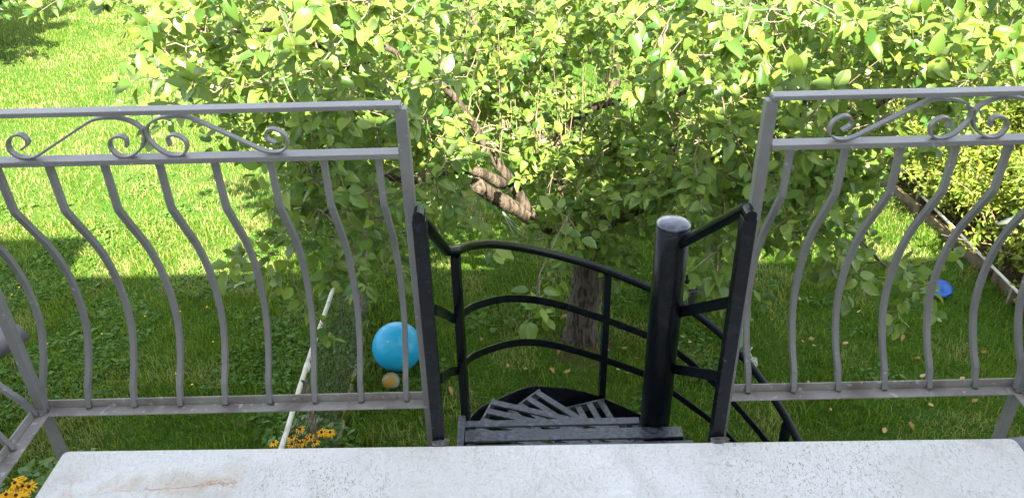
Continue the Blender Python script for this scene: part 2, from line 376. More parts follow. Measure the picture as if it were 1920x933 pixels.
# ------------------------------------------------------------------ balcony slab
def slab_mat():
    mt = bpy.data.materials.new('white_painted_concrete'); mt.use_nodes = True; n = mt.node_tree; b = n.nodes['Principled BSDF']
    tc = n.nodes.new('ShaderNodeTexCoord'); geo = n.nodes.new('ShaderNodeNewGeometry')
    def nz(s, d=6, dist=0, scl=None):
        t = n.nodes.new('ShaderNodeTexNoise'); t.inputs['Scale'].default_value = s; t.inputs['Detail'].default_value = d; t.inputs['Distortion'].default_value = dist
        if scl:
            mp = n.nodes.new('ShaderNodeMapping'); mp.inputs['Scale'].default_value = scl; n.links.new(geo.outputs['Position'], mp.inputs[0]); n.links.new(mp.outputs[0], t.inputs['Vector'])
        else: n.links.new(geo.outputs['Position'], t.inputs['Vector'])
        return t.outputs[0]
    def mr(o, a, c, lo=0, hi=1):
        q = n.nodes.new('ShaderNodeMapRange'); q.inputs[1].default_value = a; q.inputs[2].default_value = c; q.inputs[3].default_value = lo; q.inputs[4].default_value = hi
        n.links.new(o, q.inputs[0]); return q.outputs[0]
    def ma(op, a, c=None):
        q = n.nodes.new('ShaderNodeMath'); q.operation = op
        for k, s in ((0, a), (1, c)):
            if s is None: continue
            if isinstance(s, (int, float)): q.inputs[k].default_value = s
            else: n.links.new(s, q.inputs[k])
        return q.outputs[0]
    def mix(fac, a, c):
        q = n.nodes.new('ShaderNodeMix'); q.data_type = 'RGBA'; n.links.new(fac, q.inputs[0])
        for k, s in ((6, a), (7, c)):
            if isinstance(s, tuple): q.inputs[k].default_value = (*s, 1)
            else: n.links.new(s, q.inputs[k])
        return q.outputs[2]
    c = mix(mr(nz(2.2, 4, .6), .42, .70), (.71, .71, .705), (.60, .59, .565))
    c = mix(ma('MULTIPLY', mr(nz(5, 8, .8), .52, .72), .45), c, (.46, .45, .42))
    # fine brush grooves and pinholes showing the dark base, gathered in patches
    patch = mr(nz(3.0, 5, .5), .48, .64)
    fine = mr(nz(120, 3, 2.2, (1.4, .6, 1)), .57, .66)
    c = mix(ma('MULTIPLY', ma('MULTIPLY', fine, patch), .85), c, (.27, .25, .20))
    worm = ma('ABSOLUTE', ma('SUBTRACT', nz(70, 2, 3.5), .5)); wl = mr(worm, .0, .022, 1, 0)
    c = mix(ma('MULTIPLY', ma('MULTIPLY', wl, patch), .55), c, (.40, .37, .31))
    pin = n.nodes.new('ShaderNodeTexVoronoi'); pin.inputs['Scale'].default_value = 24; n.links.new(geo.outputs['Position'], pin.inputs['Vector'])
    c = mix(ma('MULTIPLY', mr(pin.outputs['Distance'], .05, .08, 1, 0), mr(nz(5, 2), .55, .68)), c, (.15, .13, .11))
    # rust trail
    sx = n.nodes.new('ShaderNodeSeparateXYZ'); n.links.new(geo.outputs['Position'], sx.inputs[0])
    wob = ma('MULTIPLY', ma('SUBTRACT', nz(7, 5, .5), .5), .05)
    yy = ma('ADD', ma('ADD', ma('SUBTRACT', sx.outputs[1], 1.498), ma('MULTIPLY', ma('ADD', sx.outputs[0], 1.0), -.05)), wob)
    dist = ma('ABSOLUTE', yy)
    inx = ma('MULTIPLY', mr(sx.outputs[0], -1.22, -1.15), mr(sx.outputs[0], -.76, -.72, 1, 0))
    line = ma('MULTIPLY', ma('MULTIPLY', mr(dist, .0006, .0028, 1, 0), inx), mr(nz(11, 3), .38, .52))
    halo = ma('MULTIPLY', ma('MULTIPLY', mr(dist, .0, .075, .95, 0), inx), mr(nz(8, 4, 1), .4, .62))
    knot = ma('MULTIPLY', ma('MULTIPLY', mr(dist, .004, .02, 1, 0), mr(sx.outputs[0], -.86, -.83)), ma('MULTIPLY', mr(sx.outputs[0], -.76, -.73, 1, 0), mr(nz(60, 3, 2), .42, .6)))
    c = mix(halo, c, (.50, .34, .20)); c = mix(ma('MULTIPLY', line, .6), c, (.42, .19, .08)); c = mix(ma('MULTIPLY', knot, .7), c, (.40, .17, .07))
    n.links.new(c, b.inputs['Base Color']); b.inputs['Roughness'].default_value = .62; b.inputs['Specular IOR Level'].default_value = .4
    h = ma('ADD', ma('ADD', ma('MULTIPLY', nz(40, 6, 1.5), .8), ma('MULTIPLY', fine, -.35)), ma('MULTIPLY', nz(9, 3), 1.2))
    bp = n.nodes.new('ShaderNodeBump'); bp.inputs['Strength'].default_value = .75; bp.inputs['Distance'].default_value = .006
    n.links.new(h, bp.inputs['Height']); n.links.new(bp.outputs[0], b.inputs['Normal'])
    return mt
M['slab'] = slab_mat()
g = MB(); x0, x1, y0, y1 = -1.262, 1.372, -.45, 1.645; rc = .016; poly = [(x0, y0), (x1, y0)]
for i in range(5): a = R(90*i/4); poly.append((x1-rc+rc*math.cos(a), y1-rc+rc*math.sin(a)))
for i in range(5): a = R(90+90*i/4); poly.append((x0+rc+rc*math.cos(a), y1-rc+rc*math.sin(a)))
poly = [(p[0], p[1]-.0125*(p[0]+1.262)*(p[1] > 0)) for p in poly]
N = len(poly); vs = [(p[0], p[1], SL-.14) for p in poly]+[(p[0], p[1], SL) for p in poly]
g.add(vs, [tuple(range(N))[::-1], tuple(range(N, 2*N))]+[(i, (i+1) % N, N+(i+1) % N, N+i) for i in range(N)])
o = g.build('balcony_slab', M['slab'], bevel=.006, origin=None)
tag(o, 'worn white painted concrete balcony floor with a rust stain at its left', 'balcony floor')

# house behind the camera, standing where its shadow on the lawn says
t42 = math.tan(R(SUN_EL)); shy = L[1]
def h_for(Ysh, y_edge): return (Ysh-y_edge)*t42/shy
hs = empty('house', (0, -.45, 0), 'pale rendered house that carries the balcony, behind the viewer', 'house')
hA = h_for(7.02, -.25); hB = h_for(7.85, -.25); xe = -4.55+(7.25)*.165
g = MB(); g.box((xe, -8, 0), (9, -.455, hA-.15)); g.box((-11, -8, 0), (xe-.002, -.457, hB-.15)); g.build('wall', M['stucco'], hs)
for (xa, xb, h, nm) in ((xe, 9.3, hA, 'roof'), (-11.3, xe-.003, hB, 'roof')):
    g = MB(); g.add([(xa,-.25,h-.12),(xb,-.25,h-.12),(xb,-8.2,h-.12),(xa,-8.2,h-.12),(xa,-.25,h),(xb,-.25,h),(xb,-4.2,h+1.2),(xa,-4.2,h+1.2),(xa,-8.2,h),(xb,-8.2,h)],
      [(0,3,2,1),(0,1,5,4),(4,5,6,7),(7,6,9,8),(0,4,7,8,3),(1,2,9,6,5),(3,8,9,2)]); g.build(nm, M['roof'], hs)

# ------------------------------------------------------------------ railings
YR = 1.715
PROFILE = [(0,.842),(.003,.718)]+[tuple(q) for q in catmull([(.004,.712),(.044,.64),(.084,.567),(.109,.50),(.124,.43),(.128,.36),(.120,.29),(.098,.235),(.066,.182),(.032,.142)], 3)]+[(.010,.088)]
SC = [(45,284),(55.7,271.4),(47,256.4),(32,253.4),(19,265),(21.4,284),(34,297),(51,302.5),(73,299),(98.6,280),(133,253),(167,227),(184,219.5),(203,217.5),
      (223,218.5),(244,224.5),(263.6,237.5),(273.5,258.6),(269,280),(257,295),(240,301),(223,296.5),(210,280),(210,265),(223,256.7),(238,262),(241,279)]
Xmid = atY(276, 258, YR)[0]
SCW = [atY(a, b, YR) for a, b in SC]; SCW = [(p[0]-Xmid, p[2]) for p in SCW]
zs = [p[1] for p in SCW]
def remap(z, lo=min(zs), hi=max(zs)): return SL+.853+(z-lo)/(hi-lo)*(.096)
SCW = [(p[0], remap(p[1])) for p in SCW]
def flat_in_plane(path, fn, wd=.015, th=.004):
    """flat bar whose width runs across the plane of the railing"""
    return fn(path, rect(th, wd))
def railing(name, label, xg, xc, scx, n_bal, side):
    """xg gate end, xc corner end; side return runs back towards the house; side=-1 left, +1 right"""
    rt = empty(name, (xc, YR, SL), label, 'railing')
    a, b = min(xg, xc), max(xg, xc); s = side
    out = (xc-s*0, YR)
    g = MB(); g.sweep([(xg-s*-0.0, YR, SL+.963), (xc+s*.017, YR, SL+.963)], rect(.036, .011)); g.build('top_rail', M['grey'], rt, bevel=.002)
    g = MB(); g.sweep([(xg+s*.012, YR-.002, SL+.846), (xc, YR-.002, SL+.846)], rect(.040, .0125)); g.build('middle_rail', M['grey'], rt, bevel=.0015)
    # bottom rail: angle iron, upright flange outside
    g = MB(); g.box((a+.002, YR-.020, SL+.080), (b-.002, YR+.014, SL+.0845)); g.box((a+.002, YR+.0142, SL+.080), (b-.002, YR+.0187, SL+.110)); g.build('bottom_rail', M['worn'], rt, bevel=.001)
    # gate post and corner post
    g = MB(); g.box((xg-.0135, YR-.014, SL-.13), (xg+.0135, YR+.014, SL+.957)); g.build('post', M['grey'], rt, bevel=.002)
    g = MB(); g.box((xc-.0125, YR-.0125, SL-.13), (xc+.0125, YR+.0125, SL+.957)); g.build('post', M['grey'], rt, bevel=.002)
    # brackets to the slab edge
    g = MB(); g.box((xg-.012, 1.647, SL-.12), (xg+.012, YR-.0142, SL-.09)); g.build('bracket', M['grey'], rt)
    bx0, bx1 = (-1.30, -1.20) if s < 0 else (1.30, 1.42)
    g = MB(); g.box((xc-.015, YR-.015-.03, SL-.16), (xc+.015, YR+.015, SL-.131)); g.box(((xc if s < 0 else 1.25), YR-.075, SL-.19), ((-1.2 if s < 0 else xc), YR-.046, SL-.161)); g.build('bracket', M['grey'], rt)
    for k in range(n_bal):
        x = xg+s*(.0635+.1277*k)
        jx, jy, jz = (random.gauss(0, .0018) for _ in range(3)); pts = [(x+jx*math.sin(z*7)+jz*z, YR+dy*(1+jy*6), SL+z) for dy, z in PROFILE]
        g = MB(); g.sweep(pts, rect(.0145, .0145), up=(1, 0, 0)); bo = g.build('baluster', M['grey'], rt, bevel=0)
        g = MB(); g.ball((x+.001, YR+.006, SL+.086), .0070, 7, 5, .35, (1.25, 1, .35)); g.build('weld', M['weld'], bo)
    for mir in (1, -1):
        pts = [(scx+mir*p[0], YR-.002, p[1]) for p in SCW]; pts = catmull(pts, 4)
        g = MB(); g.sweep(pts, rect(.0048, .0165), up=(0, 1, 0)); g.build('scroll', M['grey'], rt)
    # side return
    ye = -.2
    g = MB(); g.sweep([(xc, YR-.019, SL+.9632), (xc, ye, SL+.9632)], rect(.036, .011)); g.build('top_rail', M['grey'], rt, bevel=.002)
    g = MB(); g.sweep([(xc, YR-.021, SL+.8462), (xc, ye, SL+.8462)], rect(.040, .0125)); g.build('middle_rail', M['grey'], rt, bevel=.0015)
    xi = (xc-.014, xc+.020) if s < 0 else (xc-.020, xc+.014)
    fx = (xc-.0187, xc-.0142) if s < 0 else (xc+.0142, xc+.0187)
    g = MB(); g.box((xi[0], ye, SL+.080), (xi[1], YR-.0202, SL+.0845)); g.box((fx[0], ye, SL+.080), (fx[1], YR-.0202, SL+.110)); g.build('bottom_rail', M['worn'], rt, bevel=.001)
    for k in range(12):
        y = YR-.150-.1277*k
        if y < ye: break
        pts = [(xc+s*dy, y, SL+z) for dy, z in PROFILE]
        g = MB(); g.sweep(pts, rect(.0145, .0145), up=(0, 1, 0)); bo = g.build('baluster', M['grey'], rt)
        g = MB(); g.ball((xc+s*.004, y, SL+.086), .0070, 7, 5, .35, (1, 1.25, .35)); g.build('weld', M['weld'], bo)
    # curved bar that meets the corner from the side
    pts = [(xc+s*dy*1.0, YR-.022, SL+z) for dy, z in PROFILE]
    g = MB(); g.sweep(pts, rect(.0145, .0145), up=(0, 1, 0)); g.build('baluster', M['grey'], rt)
    g = MB(); g.ball((xc, YR-.004, SL+.090), .017, 8, 6, .25, (1.1, 1, .8)); g.build('weld', M['weld'], rt)
    return rt
railing('balcony_railing', 'grey railing left of the stair opening, with bulging bars and a scroll pattern', -.243, -1.325, Xmid, 9, -1)
Xr = atY(1815, 236, YR)[0]
railing('balcony_railing', 'grey railing right of the stair opening, with bulging bars and a scroll pattern', .592, 1.412, Xr, 7, 1)

# ------------------------------------------------------------------ spiral stair
CX, CY, RH = .447, 1.925, .63
st = empty('spiral_staircase', (CX, CY, 0), 'glossy black metal spiral staircase going down from the balcony opening', 'staircase')
def hp(deg, z, r=RH): return (CX+r*math.cos(R(deg)), CY+r*math.sin(R(deg)), SL+z)
g = MB(); g.tube([(CX, CY, 0), (CX, CY, SL+.2), (CX, CY, SL+.52)], .047, 32); cl = g.build('central_column', M['black'], st)
for p in cl.data.polygons: p.use_smooth = len(p.vertices) == 4
g = MB(); g.tube([(CX, CY, SL+.5202), (CX, CY, SL+.5260), (CX, CY, SL+.5300), (CX, CY, SL+.5325)], [.0478, .0478, .036, .012], 32); g.build('column_cap', M['cap'], st, smooth=True)
def posts_(x, ztop, nm='newel_post'):
    yo = -.012 if x > 0 else 0
    g = MB(); g.box((x-.0165, 1.6485+yo, SL-.12), (x+.0165, 1.6835+yo, ztop)); g.build(nm, M['blackpost'], st, bevel=.002)
    g = MB(); g.tube([(x, 1.648+yo, ztop+.010), (x, 1.686+yo, ztop+.010)], .0140, 14); g.build('post_cap', M['black'], st, smooth=False)
posts_(-.2175, SL+.700); posts_(.560, SL+.690)
for x in (-.2175, .56):
    g = MB(); g.ball((x+.002, 1.646-(.018 if x > 0 else 0), SL+.0), .020, 9, 6, .3, (1.4, .7, .25)); g.build('weld', M['weld'], st)
# right side: handrail and two flat bars from the post to the column
g = MB(); g.tube([(.560, 1.675, SL+.702), (CX+.02, CY-.035, SL+.483)], .0155, 14); g.build('handrail', M['black'], st, smooth=False)
for za, zb in ((.421, .239), (.177, .029)):
    g = MB(); g.sweep([(.556, 1.690, SL+za), (CX+.035, CY-.02, SL+zb+.0)], rect(.005, .030)); g.build('guard_bar', M['black'], st)
# measured helix heights (angle -> z)
HAND = [(168,.375),(156,.318),(142,.243),(124,.132),(104,.012),(83,-.106),(70,-.174),(57,-.257),(44,-.355),(32,-.447),(22,-.521)]
MID = [(165,.117),(155,.080),(135,-.016),(113,-.152),(83,-.330),(70,-.407),(54,-.521),(35,-.642)]
LOW = [(171,-.053),(157,-.111),(133,-.226),(113,-.349),(83,-.525),(71,-.608),(54,-.706)]
RIM = [(176,-.29),(165,-.325),(152,-.386),(134,-.455),(124,-.506),(106,-.612),(83,-.763),(70,-.828)]
def ext(tab, end, slope=.0058):
    a, z = tab[-1]; out = list(tab)
    while a > end: a -= 12; z -= 12*slope; out.append((a, z))
    return out
END = -190
hand = [hp(a, z) for a, z in ext(HAND, END)]
hand_d = catmull(hand, 5)
g = MB(); g.tube([(-.2175, 1.670, SL+.700)]+[(-.2175+.024*t, 1.67+.38*t, SL+.70-.325*t) for t in (.33, .66, .97)]+hand_d, .0155, 14); g.build('handrail', M['black'], st, smooth=True)
for tab, za, zb in ((MID, .416, .146), (LOW, .190, -.058)):
    pts = catmull([hp(a, z) for a, z in ext(tab, END)], 5)
    path = [(-.200, 1.692, SL+za), (-.196, 1.90, SL+za+(zb-za)*.60), (-.186, 2.025, SL+zb)]+pts[4:]
    g = MB(); g.sweep(path, rect(.005, .028)); g.build('guard_bar', M['black'], st)
def interp(tab, a):
    t = sorted(tab); return float(np.interp(a, [q[0] for q in t], [q[1] for q in t]))
rim = ext(RIM, END); handx = ext(HAND, END)
for a in (169, 98, 27, -44, -115, -180):
    zt = interp(handx, a)-.012; zb = interp(rim, a)-.03
    c = hp(a, 0, RH-.002); d = Vector((math.cos(R(a)), math.sin(R(a)), 0)); e = Vector((-d.y, d.x, 0))
    g = MB(); q = [Vector((c[0], c[1], 0))+d*u+e*v_ for u, v_ in ((-.013, -.013), (.013, -.013), (.013, .013), (-.013, .013))]
    g.add([(p.x, p.y, SL+zb) for p in q]+[(p.x, p.y, SL+zt) for p in q], [(0,3,2,1),(4,5,6,7),(0,1,5,4),(1,2,6,5),(2,3,7,6),(3,0,4,7)])
    g.build('baluster', M['black'], st)
# outer string: a band following the helix
pts = catmull([hp(a, z-.12, RH-.004) for a, z in rim], 5)
g = MB(); g.sweep(pts, rect(.006, .24)); g.build('outer_string', M['black'], st)
# treads: frames with radial slats
def slat_set(z, deg, r_in=.05, r_out=.595, n=5, half=.115, gap=.012, w_in=None):
    """slats run parallel to the tread's centre line"""
    g = MB(); d = Vector((math.cos(R(deg)), math.sin(R(deg)), 0)); e = Vector((-d.y, d.x, 0)); c = Vector((CX, CY, SL+z))
    wd = (2*half-(n-1)*gap)/n
    def blk(u0, u1, v0, v1, z0, z1, jit=0):
        q = [c+d*u+e*v_ for u, v_ in ((u0, v0), (u1, v0+jit), (u1, v1+jit), (u0, v1))]
        g.add([(p.x, p.y, p.z+z0) for p in q]+[(p.x, p.y, p.z+z1) for p in q], [(0,3,2,1),(4,5,6,7),(0,1,5,4),(1,2,6,5),(2,3,7,6),(3,0,4,7)])
    for i in range(n):
        v0 = -half+i*(wd+gap); blk(r_in+random.uniform(0, .004), r_out+random.uniform(-.004, .004), v0, v0+wd, -.008, 0, random.uniform(-.002, .002))
    blk(r_out-.006, r_out+.002, -half-.004, half+.004, -.040, .0015); blk(r_in+.01, r_in+.03, -half*.8, half*.8, -.036, -.0082)
    blk(r_in+.2, r_in+.225, -half, half, -.030, -.0082)
    return g
TZ = [(160, -.345), (134.5, -.478), (106.5, -.630)]
a, z = 106.5, -.630
while z > -2.62: a -= 24.5; z -= .1405; TZ.append((a, z))
for a, z in TZ:
    slat_set(z, a, n=4, half=.088, gap=.024).build('tread', M['tread'], st, bevel=.0012)
# landing beside the slab
g = MB()
for y0, y1, xa, xb in ((1.900, 1.928, -.163, CX-.052), (1.836, 1.882, -.160, CX+.075), (1.760, 1.820, -.160, CX+.100), (1.665, 1.744, -.160, CX+.100)):
    g.box((xa, y0, SL-.193), (xb, y1, SL-.185))
for xa, xb in ((-.185, -.1635), ):
    g.box((xa, 1.65, SL-.24), (xb, 1.955, SL-.186))
g.box((-.155, 1.66, SL-.230), (-.130, 1.90, SL-.1935)); g.box((.12, 1.66, SL-.222), (.14, 1.90, SL-.1935)); g.box((CX-.075, 1.66, SL-.230), (CX-.05, 1.895, SL-.1935))
g.build('landing', M['tread'], st, bevel=.0012)
g = MB(); g.add([(CX+.03,1.90,SL-.200),(CX+.20,1.655,SL-.200),(CX-.02,1.655,SL-.200),(CX-.02,1.90,SL-.200),(CX+.03,1.90,SL-.196),(CX+.20,1.655,SL-.196),(CX-.02,1.655,SL-.196),(CX-.02,1.90,SL-.196)],
  [(0,1,2,3),(7,6,5,4),(0,4,5,1),(1,5,6,2),(2,6,7,3),(3,7,4,0)]); g.build('landing_plate', M['black'], st)

# ------------------------------------------------------------------ trees
M['leaf'] = leafmat('apple_leaves', (.036, .098, .022), (.195, .275, .06), (.14, .20, .11), (.36, .48, .05), .32, .36, .42)
M['leaf2'] = leafmat('second_apple_leaves', (.06, .13, .024), (.20, .29, .055), (.16, .21, .11), (.38, .50, .05), .32, .4, .25)
def inpoly(x, y, poly):
    c = False; j = len(poly)-1
    for i in range(len(poly)):
        xi, yi = poly[i]; xj, yj = poly[j]
        if (yi > y) != (yj > y) and x < (xj-xi)*(y-yi)/(yj-yi)+xi: c = not c
        j = i
    return c
LIMBHOLE = [(845, 295), (985, 300), (1015, 425), (1005, 470), (800, 470), (790, 385), (860, 370)]
GAP = [(1020, 85), (1215, 70), (1205, 215), (1080, 205), (1020, 170)]
BALLHOLE = [(1740, 515), (1800, 515), (1800, 575), (1740, 575)]
TRUNKHOLE = [(1045, 455), (1150, 455), (1150, 650), (1045, 650)]
def sample_region(poly, n, D0, D1, holes=(), zmin=.35):
    xs = [p[0] for p in poly]; ys = [p[1] for p in poly]; out = []
    while len(out) < n:
        x = random.uniform(min(xs), max(xs)); y = random.uniform(min(ys), max(ys))
        if not inpoly(x, y, poly): continue
        if any(inpoly(x, y, h) for h in (holes or (LIMBHOLE, GAP, BALLHOLE, TRUNKHOLE))): continue
        p = atY(x, y, random.uniform(D0, D1))
        if p[2] < zmin: continue
        out.append(p)
    return out
class Tree:
    def __init__(s, name, origin, label, group, bark, leaf, leaf_len=(.062, .108)):
        s.root = empty(name, origin, label, 'tree', group); s.org = np.array(origin, float)
        s.pos = []; s.par = []; s.rad = []; s.load = []; s.bark = bark; s.leafm = leaf; s.ll = leaf_len
        s.lp = []; s.ld = []; s.ln = []; s.ls = []; s.lt = []; s.limbs = []; s.twigs = MB()
    def limb(s, pts, r0, r1, start=None):
        """a main limb; start = index of the node it leaves"""
        P = catmull(pts, 6); rr = np.linspace(r0, r1, len(P)); prev = start
        for i, p in enumerate(P):
            s.pos.append(np.array(p)); s.par.append(prev if prev is not None else -1); s.rad.append(float(rr[i])); s.load.append(0); prev = len(s.pos)-1
        jit = [Vector(p)+Vector((random.uniform(-1, 1), random.uniform(-1, 1), random.uniform(-1, 1)))*rr[i]*.06 for i, p in enumerate(P)]
        s.limbs.append((jit, [r*random.uniform(.93, 1.1) for r in rr])); return prev
    def near(s, p):
        A = np.array(s.pos); d = np.linalg.norm(A-p, axis=1); load = np.array(s.rad)
        sc_ = d*(1+.25*(A[:,2] > p[2]+.25))+np.where(load < .006, .10, 0)
        return int(np.argmin(sc_))
    def grow(s, targets, nleaf=(12, 19), hang=0.0, tw=(.22, .42), upright=0.0, size=1.0):
        targets = sorted(targets, key=lambda p: np.min(np.linalg.norm(np.array(s.pos)-p, axis=1)))
        for p in targets:
            k = s.near(p); q = s.pos[k]; d = p-q; L_ = np.linalg.norm(d)
            nseg = max(2, int(L_/.16)); path = [q]; bow = np.array([random.gauss(0, .06), random.gauss(0, .06), random.uniform(.02, .12)])*L_
            prev = k; r0 = min(s.rad[k]*.7, .004+.010*L_+.001*0); r0 = max(r0, .0035); rs = [r0]
            for i in range(1, nseg+1):
                t = i/nseg; pt = q+d*t+bow*math.sin(math.pi*t)+np.array([random.gauss(0, .012) for _ in range(3)])
                s.pos.append(pt); s.par.append(prev); rr = max(.0028, r0*(1-.75*t)); s.rad.append(rr); s.load.append(0); prev = len(s.pos)-1
                path.append(pt); rs.append(rr)
            s.twigs.tube(path, rs, 5 if r0 > .007 else 4, cap=False)
            # leafy twig
            o = d/(L_+1e-6); o = o*.8+np.array([random.gauss(0, .45), random.gauss(0, .45), random.gauss(.1+upright, .35)-hang]); o[2] -= .0
            o /= np.linalg.norm(o); ln = random.uniform(*tw); tp = [path[-1]]
            for i in range(1, 5):
                o2 = o+np.array([0, 0, -(.12+hang*.3)*i*.5+upright*.2*i]); o2 /= np.linalg.norm(o2); tp.append(tp[-1]+o2*ln/4)
            s.twigs.tube(tp, [.003, .0027, .0023, .0019, .0014], 4, cap=False)
            s.leafy(tp, random.randint(*nleaf), size)
    def leafy(s, tp, nl, size=1.0):
        tp = [np.array(a) for a in tp]; M_ = len(tp)-1; ax = tp[-1]-tp[0]; ax /= np.linalg.norm(ax)+1e-9
        a0 = random.random()*6.28; side = np.cross(ax, [0, 0, 1.0]); side /= np.linalg.norm(side)+1e-6; up = np.cross(side, ax)
        for j in range(nl):
            t = min(1, .08+.95*(j+random.random()*.5)/nl)
            if random.random() < .3: t = 1-.06*random.random()
            u = t*M_; i = min(int(u), M_-1); p = tp[i]+(tp[i+1]-tp[i])*(u-i)
            a = a0+j*2.4; rad = side*math.cos(a)+up*math.sin(a)
            d = rad*random.uniform(.7, 1.1)+ax*random.uniform(.2, .9)*(1 if t < .9 else 1.6)+np.array([0, 0, random.uniform(-.25, .3)]); d /= np.linalg.norm(d)
            n_ = np.array([random.gauss(.03, .40), random.gauss(-.32, .40), random.uniform(.5, 1.1)])
            L2 = random.uniform(*s.ll)*size*random.choice((1, 1, 1.08, .9, .78, .6))
            s.lp.append(p+d*L2*.22); s.ld.append(d); s.ln.append(n_); s.ls.append(L2); s.lt.append(min(1.4, max(0, (random.gauss(.42, .3) if random.random() > .03 else 1.6))))
    def clear(s, polys):
        """pruned places: no leaf stands between the balcony and the thick limb, the trunk or the opening of the crown"""
        keep = []
        for i, p in enumerate(s.lp):
            x, y, d = proj(p); hit = any(inpoly(x, y, q) and p[1] < far_ for q, far_ in polys)
            if not hit or random.random() < .4: keep.append(i)
        for n_ in ('lp', 'ld', 'ln', 'ls', 'lt'): setattr(s, n_, [getattr(s, n_)[i] for i in keep])
    def finish(s, crown='crown'):
        g = MB()
        for P, rr in s.limbs: g.tube(P, rr, 14 if max(rr) > .05 else 8, cap=True)
        g.build('trunk', s.bark, s.root, smooth=True)
        s.twigs.build('branches', M['twig'], s.root, smooth=True)
        n = len(s.lp); ls = np.array(s.ls)
        return leaves(crown, np.array(s.lp), np.array(s.ld), np.array(s.ln), ls, ls*rng.uniform(.58, .84, n), np.array(s.lt), s.leafm, s.root)

def px(x, y, Y): return atY(x, y, Y)
T = Tree('apple_tree', (.62, 5.78, 0), 'spreading old apple tree whose low thick trunk stands behind the spiral stair', 'apple trees in the garden', M['bark'], M['leaf'])
T.limb([(.60, 5.80, -.05), (.615, 5.79, .25), (.64, 5.77, .6), (.66, 5.74, .95), (.60, 5.70, 1.15)], .150, .118)
base = len(T.pos)-3
for v_ in T.limbs[0][0][:1]: pass
T.limbs[0][1][0] *= 1.30; T.limbs[0][1][1] *= 1.14; T.limbs[0][1][2] *= 1.05
T.limb([(.62, 5.70, 1.02), px(1045, 430, 5.62), px(985, 400, 5.5), px(930, 370, 5.32), px(893, 345, 5.15)], .072, .050, base)
fork = len(T.pos)-6
T.limb([px(990, 395, 5.5), px(955, 335, 5.4), px(915, 285, 5.3), px(890, 235, 5.2), px(840, 170, 5.0), px(760, 110, 4.8), px(690, 70, 4.7)], .044, .014, fork)
T.limb([px(945, 345, 5.38), px(880, 318, 5.15), px(820, 325, 4.9), px(770, 338, 4.7), px(720, 330, 4.5), px(660, 340, 4.3), px(610, 400, 4.2)], .042, .011, fork+3)
T.limb([px(1060, 430, 5.65), px(1150, 412, 5.6), px(1215, 375, 5.4), px(1275, 330, 5.2), px(1380, 285, 5.0), px(1500, 260, 4.8), px(1640, 200, 4.7)], .075, .018, base)
l5 = len(T.pos)
T.limb([px(1240, 350, 5.3), px(1258, 290, 5.3), px(1265, 230, 5.2), px(1290, 150, 5.2), px(1340, 60, 5.2)], .042, .014, l5-22)
T.limb([px(1060, 420, 5.6), px(1050, 350, 5.7), px(1035, 280, 5.7), px(1095, 212, 5.6), px(1175, 180, 5.5), px(1290, 120, 5.4), px(1400, 40, 5.3)], .045, .014, base)
T.limb([px(1050, 340, 5.75), px(1010, 250, 6.2), px(960, 150, 6.5), px(900, 60, 6.7), px(850, -40, 6.8)], .04, .012, len(T.pos)-28)
T.limb([px(1380, 285, 5.0), px(1450, 330, 4.8), px(1520, 370, 4.6), px(1590, 430, 4.45), px(1660, 500, 4.4)], .022, .007, l5-8)
T.limb([px(720, 90, 4.75), px(650, 130, 4.7), px(560, 60, 4.6), px(420, 60, 4.6), px(300, 40, 4.6)], .02, .007, fork+34)
T.limb([px(1640, 200, 4.7), px(1740, 140, 4.9), px(1840, 90, 5.0), px(1950, 60, 5.2)], .018, .007, l5-1)
HOLE = [(1030, 100), (1200, 95), (1190, 205), (1080, 200), (1030, 170)]
tg = []
R_ = sample_region
tg += R_([(275,70),(350,-60),(760,-70),(765,250),(620,250),(500,215),(350,190),(285,120)], 270, 3.5, 6.2)
tg += R_([(70,-120),(340,-120),(330,20),(260,30),(130,0)], 22, 4.4, 5.8)
tg += R_([(480,200),(760,200),(1000,330),(900,350),(800,340),(680,345),(560,330)], 130, 4.2, 6.0)
tg += R_([(560,320),(740,310),(755,380),(720,470),(690,520),(670,500),(600,420),(540,370)], 52, 3.8, 4.9)
tg += R_([(770,250),(760,-60),(1260,-60),(1260,330),(900,330)], 370, 5.1, 7.2)
tg += R_([(1000,330),(1250,300),(1265,400),(1200,445),(1060,450),(1015,405)], 90, 4.9, 5.9)
tg += R_([(1230,-70),(2060,-70),(2060,120),(1700,200),(1430,240),(1250,330)], 560, 3.7, 6.6)
tg += R_([(1250,300),(1430,230),(1690,215),(1620,310),(1560,330),(1540,440),(1440,400),(1330,400)], 170, 4.0, 5.6)
T.grow(tg)
tg = R_([(1450,380),(1560,400),(1640,450),(1690,500),(1640,530),(1560,470),(1500,460)], 26, 4.0, 4.7)
tg += R_([(1660,480),(1740,490),(1770,540),(1690,560)], 8, 4.2, 4.6)
tg += R_([(1285,460),(1360,440),(1420,500),(1420,560),(1330,570),(1285,520)], 15, 3.7, 4.4)
tg += R_([(440,470),(500,440),(550,480),(580,560),(600,590),(560,590)], 7, 3.9, 4.4)
T.grow(tg, (8, 12), .15, (.15, .26), size=1.1)
NOH = ([(0, 0), (1, 0), (1, 1)],)
tg = R_([(855,345),(905,345),(915,430),(875,440)], 4, 3.9, 4.3, NOH)+R_([(1000,500),(1035,490),(1035,560),(995,570)], 4, 3.7, 4.1)+R_([(800,340),(860,350),(840,400)], 4, 4.1, 4.6)+R_([(1020,400),(1100,400),(1100,425),(1020,430)], 4, 3.9, 4.4)
T.grow(tg, (7, 10), .55, (.14, .24), size=1.1)
